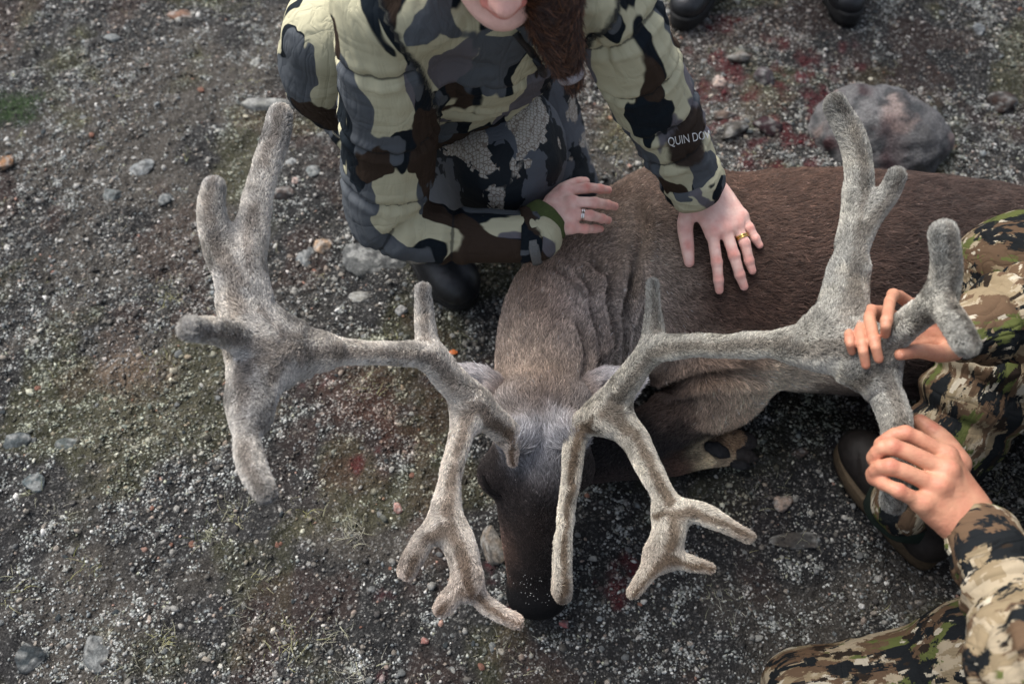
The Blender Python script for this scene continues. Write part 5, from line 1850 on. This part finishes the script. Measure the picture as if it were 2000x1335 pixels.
# the boulder beside the blood, mottled grey and pink with black crust lichen
def boulder():
    c = P(1718, 268, 0)
    c[2] = GZ(c[0], c[1]) - .03
    v, t = rock(5, 12, .16, 0, (1, 1, 1), .05)
    v = v * np.array([.172, .128, .138])
    v = v @ rotz(-.25).T
    v = v + unit_rows(v) * (.034 * (fbm(v, 14, 7, 4) - .5) + .014 * (fbm(v, 50, 8, 3) - .5))[:, None]
    v[:, 2] += .030
    me = mesh_data('boulder', v, t)
    a = fbm(v, 14, 9, 4)[:, None]; b = fbm(v, 30, 19, 4)[:, None]
    cl = G(100, 99, 99) * (.45 + .8 * a)
    w = sstep(.52, .64, fbm(v, 11, 29, 3))[:, None]
    cl = cl * (1 - .7 * w) + G(132, 116, 110) * .7 * w
    w = sstep(.56, .64, b)
    cl = cl * (1 - .8 * w) + G(52, 54, 56) * .8 * w
    w = (sstep(.02, -.10, v[:, 0] + .4 * v[:, 1]) * sstep(.45, .6, fbm(v, 18, 39, 3)))[:, None]
    cl = cl * (1 - .6 * w) + np.array([.05, .008, .010]) * .6 * w
    set_col(me, cl)
    o = link('boulder', me, stone_mat, loc=c)
    tag(o, 'mottled grey and pink boulder with dark lichen spots beside the blood', 'boulder')
boulder()
BIG = [
    ('stone', 14, 322, 52, .7, G(176, 120, 62), 201, 'rusty orange stone at the left edge', .7, 0, 3),
    ('stone', 630, 477, 38, .9, G(190, 152, 112), 202, 'tan pointed stone left of the kneeling person\'s boot', .9, .3, 3),
    ('stone', 592, 495, 44, 1.3, G(104, 110, 112), 203, 'blue grey upright slate beside the tan pointed stone', .5, .1, 3),
    ('flat_stone', 735, 500, 150, .62, G(92, 94, 92), 204, 'flat dark grey slab sunk in the ground under the bent elbow', .22, -.35, 5),
    ('stone', 555, 377, 44, .75, G(112, 96, 88), 205, 'rounded reddish brown stone right of the tall left antler tine', .8, .2, 3),
    ('stone', 578, 357, 22, .8, G(204, 168, 150), 206, 'small pinkish stone resting on the reddish brown one', .8, 1.2, 2),
    ('flat_stone', 535, 206, 118, .24, G(150, 150, 140), 207, 'long narrow pale slab behind the tip of the tallest left tine', .5, -.05, 3),
    ('stone', 278, 326, 62, .66, G(140, 146, 146), 208, 'pale blue grey angular stone in the open gravel', .5, .5, 3),
    ('stone', 218, 380, 50, .7, G(116, 124, 122), 209, 'greenish grey stone below the pale angular stone', .5, .8, 3),
    ('stone', 318, 386, 46, .7, G(98, 106, 108), 210, 'dark blue grey stone left of the blunt left tine', .5, .1, 3),
    ('stone', 566, 313, 32, .7, G(168, 172, 170), 211, 'pale grey stone above the reddish brown stone', .5, .1, 3),
    ('stone', 610, 335, 36, .7, G(108, 114, 112), 212, 'grey stone against the sleeve\'s shadow', .5, .4, 3),
    ('stone', 1403, 160, 30, 1.0, G(204, 172, 152), 213, 'pale pink stone between the sleeve and the blood', .9, .3, 3),
    ('stone', 1443, 114, 54, .5, G(132, 122, 108), 214, 'flat olive grey stone below the left standing boot', .5, .1, 3),
    ('stone', 1418, 218, 62, .42, G(128, 106, 90), 215, 'flat brown stone between the sleeve and the boulder', .45, .15, 3),
    ('stone', 1432, 254, 66, .6, G(86, 80, 72), 216, 'dark lumpy stone tucked under the flat brown stone', .6, .3, 3),
    ('stone', 1492, 158, 44, 1.0, G(84, 72, 76), 217, 'dark purple grey stone standing in the blood', .9, .3, 3),
    ('stone', 1568, 152, 32, .85, np.array([.13, .02, .022]), 218, 'small blood red stone touching the boulder', .9, .3, 3),
    ('stone', 1498, 246, 62, .7, np.array([.040, .014, .018]), 219, 'dark blood soaked stone left of the boulder', .6, .3, 3),
    ('stone', 962, 1066, 62, 1.35, G(142, 126, 106), 220, 'lichen crusted tan stone leaning against the muzzle', .8, .25, 3),
    ('stone', 777, 990, 26, .85, G(186, 126, 108), 221, 'salmon pink pebble left of the brow tine', .8, .3, 2),
    ('stone', 1103, 1219, 24, .8, G(190, 96, 90), 222, 'red pink pebble below the muzzle', .8, .6, 2),
    ('stone', 828, 1250, 24, .7, G(176, 104, 88), 223, 'reddish pebble lowest left of the hooked brow tine', .8, .2, 2),
    ('stone', 66, 944, 60, .7, G(96, 110, 112), 224, 'blue grey stone near the left edge below two slates', .5, .2, 3),
    ('stone', 22, 860, 80, .6, G(84, 94, 96), 225, 'large slate at the left edge', .4, .2, 3),
    ('stone', 132, 862, 72, .5, G(92, 102, 98), 226, 'flat green grey slate right of the large left slate', .35, -.1, 3),
    ('stone', 188, 1272, 70, 1.2, G(120, 124, 122), 227, 'pale lichen covered stone in the lower left corner', .5, .4, 3),
    ('stone', 60, 1280, 90, .7, G(58, 68, 72), 228, 'dark slate in the lower left corner', .35, .5, 3),
    ('stone', 1530, 982, 46, .75, G(164, 138, 118), 229, 'tan stone left of the brown boot toe', .7, .2, 3),
    ('flat_stone', 1560, 1058, 120, .30, G(74, 68, 62), 230, 'dark flat rock sliver left of the green gaiter', .18, .05, 3),
    ('stone', 700, 577, 46, .8, G(142, 140, 130), 231, 'round grey stone left of the pointing back tine', .6, .2, 3),
    ('stone', 785, 605, 30, .7, G(172, 170, 164), 232, 'pale crusted stone beside the left back tine', .6, .2, 3),
    ('stone', 355, 25, 58, .5, G(140, 100, 74), 233, 'rust brown stone at the top left', .5, .1, 3),
    ('stone', 220, 75, 46, .7, G(134, 140, 138), 234, 'grey stone below the top edge at the left', .5, .1, 3),
    ('stone', 500, 122, 28, .7, G(176, 176, 164), 235, 'pale stone above the long narrow slab', .7, .1, 3),
    ('stone', 1960, 200, 60, .8, G(66, 48, 40), 236, 'dark brown mossy lump at the right edge', .7, .1, 3),
    ('stone', 1910, 60, 36, .8, G(120, 126, 128), 237, 'blue grey stone in the upper right corner', .6, .1, 3),
    ('stone', 1040, 0, 30, .8, G(150, 150, 146), 238, 'pale stone behind the braid', .6, .1, 3),
    ('stone', 235, 700, 30, .6, G(116, 100, 82), 239, 'brown stone on the bare silt patch', .5, .1, 3),
    ('stone', 1560, 885, 40, .6, G(90, 74, 64), 240, 'brown stone left of the brown boot', .4, .1, 3),
]
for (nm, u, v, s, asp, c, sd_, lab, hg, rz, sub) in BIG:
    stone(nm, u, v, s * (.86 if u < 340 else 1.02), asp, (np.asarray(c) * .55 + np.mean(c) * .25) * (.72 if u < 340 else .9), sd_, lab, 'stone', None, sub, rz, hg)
# loose pebbles that nothing sets apart: shared shapes, one label for each kind
r_ = np.random.default_rng(500)
KINDS = [('pale grey pebble lying loose in the gravel', 'pale pebbles in the gravel', (170, 168, 160), 95), ('mid grey pebble lying loose in the gravel', 'grey pebbles in the gravel', (126, 128, 126), 120), ('reddish pebble lying loose in the gravel', 'reddish pebbles in the gravel', (150, 110, 94), 30), ('dark slate pebble lying loose in the gravel', 'dark pebbles in the gravel', (72, 78, 80), 45)]
for lab, grp, c, n in KINDS:
    protos = []
    for s in range(6):
        v, t = rock(2, 300 + s + n, .4, 9, (1, .78, .55), .08)
        me = mesh_data('pebble', v, t, smooth=False)
        w = fbm(v + s, 2.0, s, 3)[:, None]
        set_col(me, G(*c) * (.65 + .7 * w) * r_.uniform(.8, 1.15))
        me.materials.append(stone_mat)
        protos.append(me)
    i = 0
    while i < n:
        u, v = r_.uniform(-30, 2030), r_.uniform(-20, 1360)
        if 1200 < u and 300 < v < 800 and u > 1250: continue
        if 640 < u < 1120 and v < 420: continue
        if 960 < u < 1250 and 480 < v < 800: continue
        p = P(u, v, 0)
        p[2] = GZ(p[0], p[1]) + .001
        s = RP(r_.uniform(4.5, 7.5) * (1.0 if r_.random() < .8 else 1.5), p)
        o = bpy.data.objects.new('pebble', protos[int(r_.integers(0, 6))])
        COL.objects.link(o)
        o.location = p
        o.scale = (s, s * r_.uniform(.8, 1.1), s * r_.uniform(.7, 1.1))
        o.rotation_euler = (r_.normal(0, .2), r_.normal(0, .2), r_.uniform(0, 6.28))
        tag(o, lab, 'pebble', grp)
        i += 1
# an orange leaf by the left antler
v_ = []
for i in range(7):
    t = i / 6
    w = .0062 * math.sin(math.pi * (t * .9 + .05)) ** .8
    for s in (-1, 0, 1):
        v_.append((t * .020 - .010, s * w, .003 * math.sin(3 * t) - .0012 * abs(s) + .004))
q_ = [(i * 3 + j, i * 3 + j + 1, i * 3 + j + 4, i * 3 + j + 3) for i in range(6) for j in range(2)]
leaf_mat = M('dry_orange_leaf', lin(190, 104, 52), .6, .3, 200, .35, .4, .001)
c = P(885, 688, 0); c[2] = GZ(c[0], c[1]) + .003
o = link('leaf', mesh_data('leaf', np.array(v_), np.array(q_)), leaf_mat, loc=c)
tag(o, 'small dry orange leaf on the ground between neck and left antler', 'leaf')
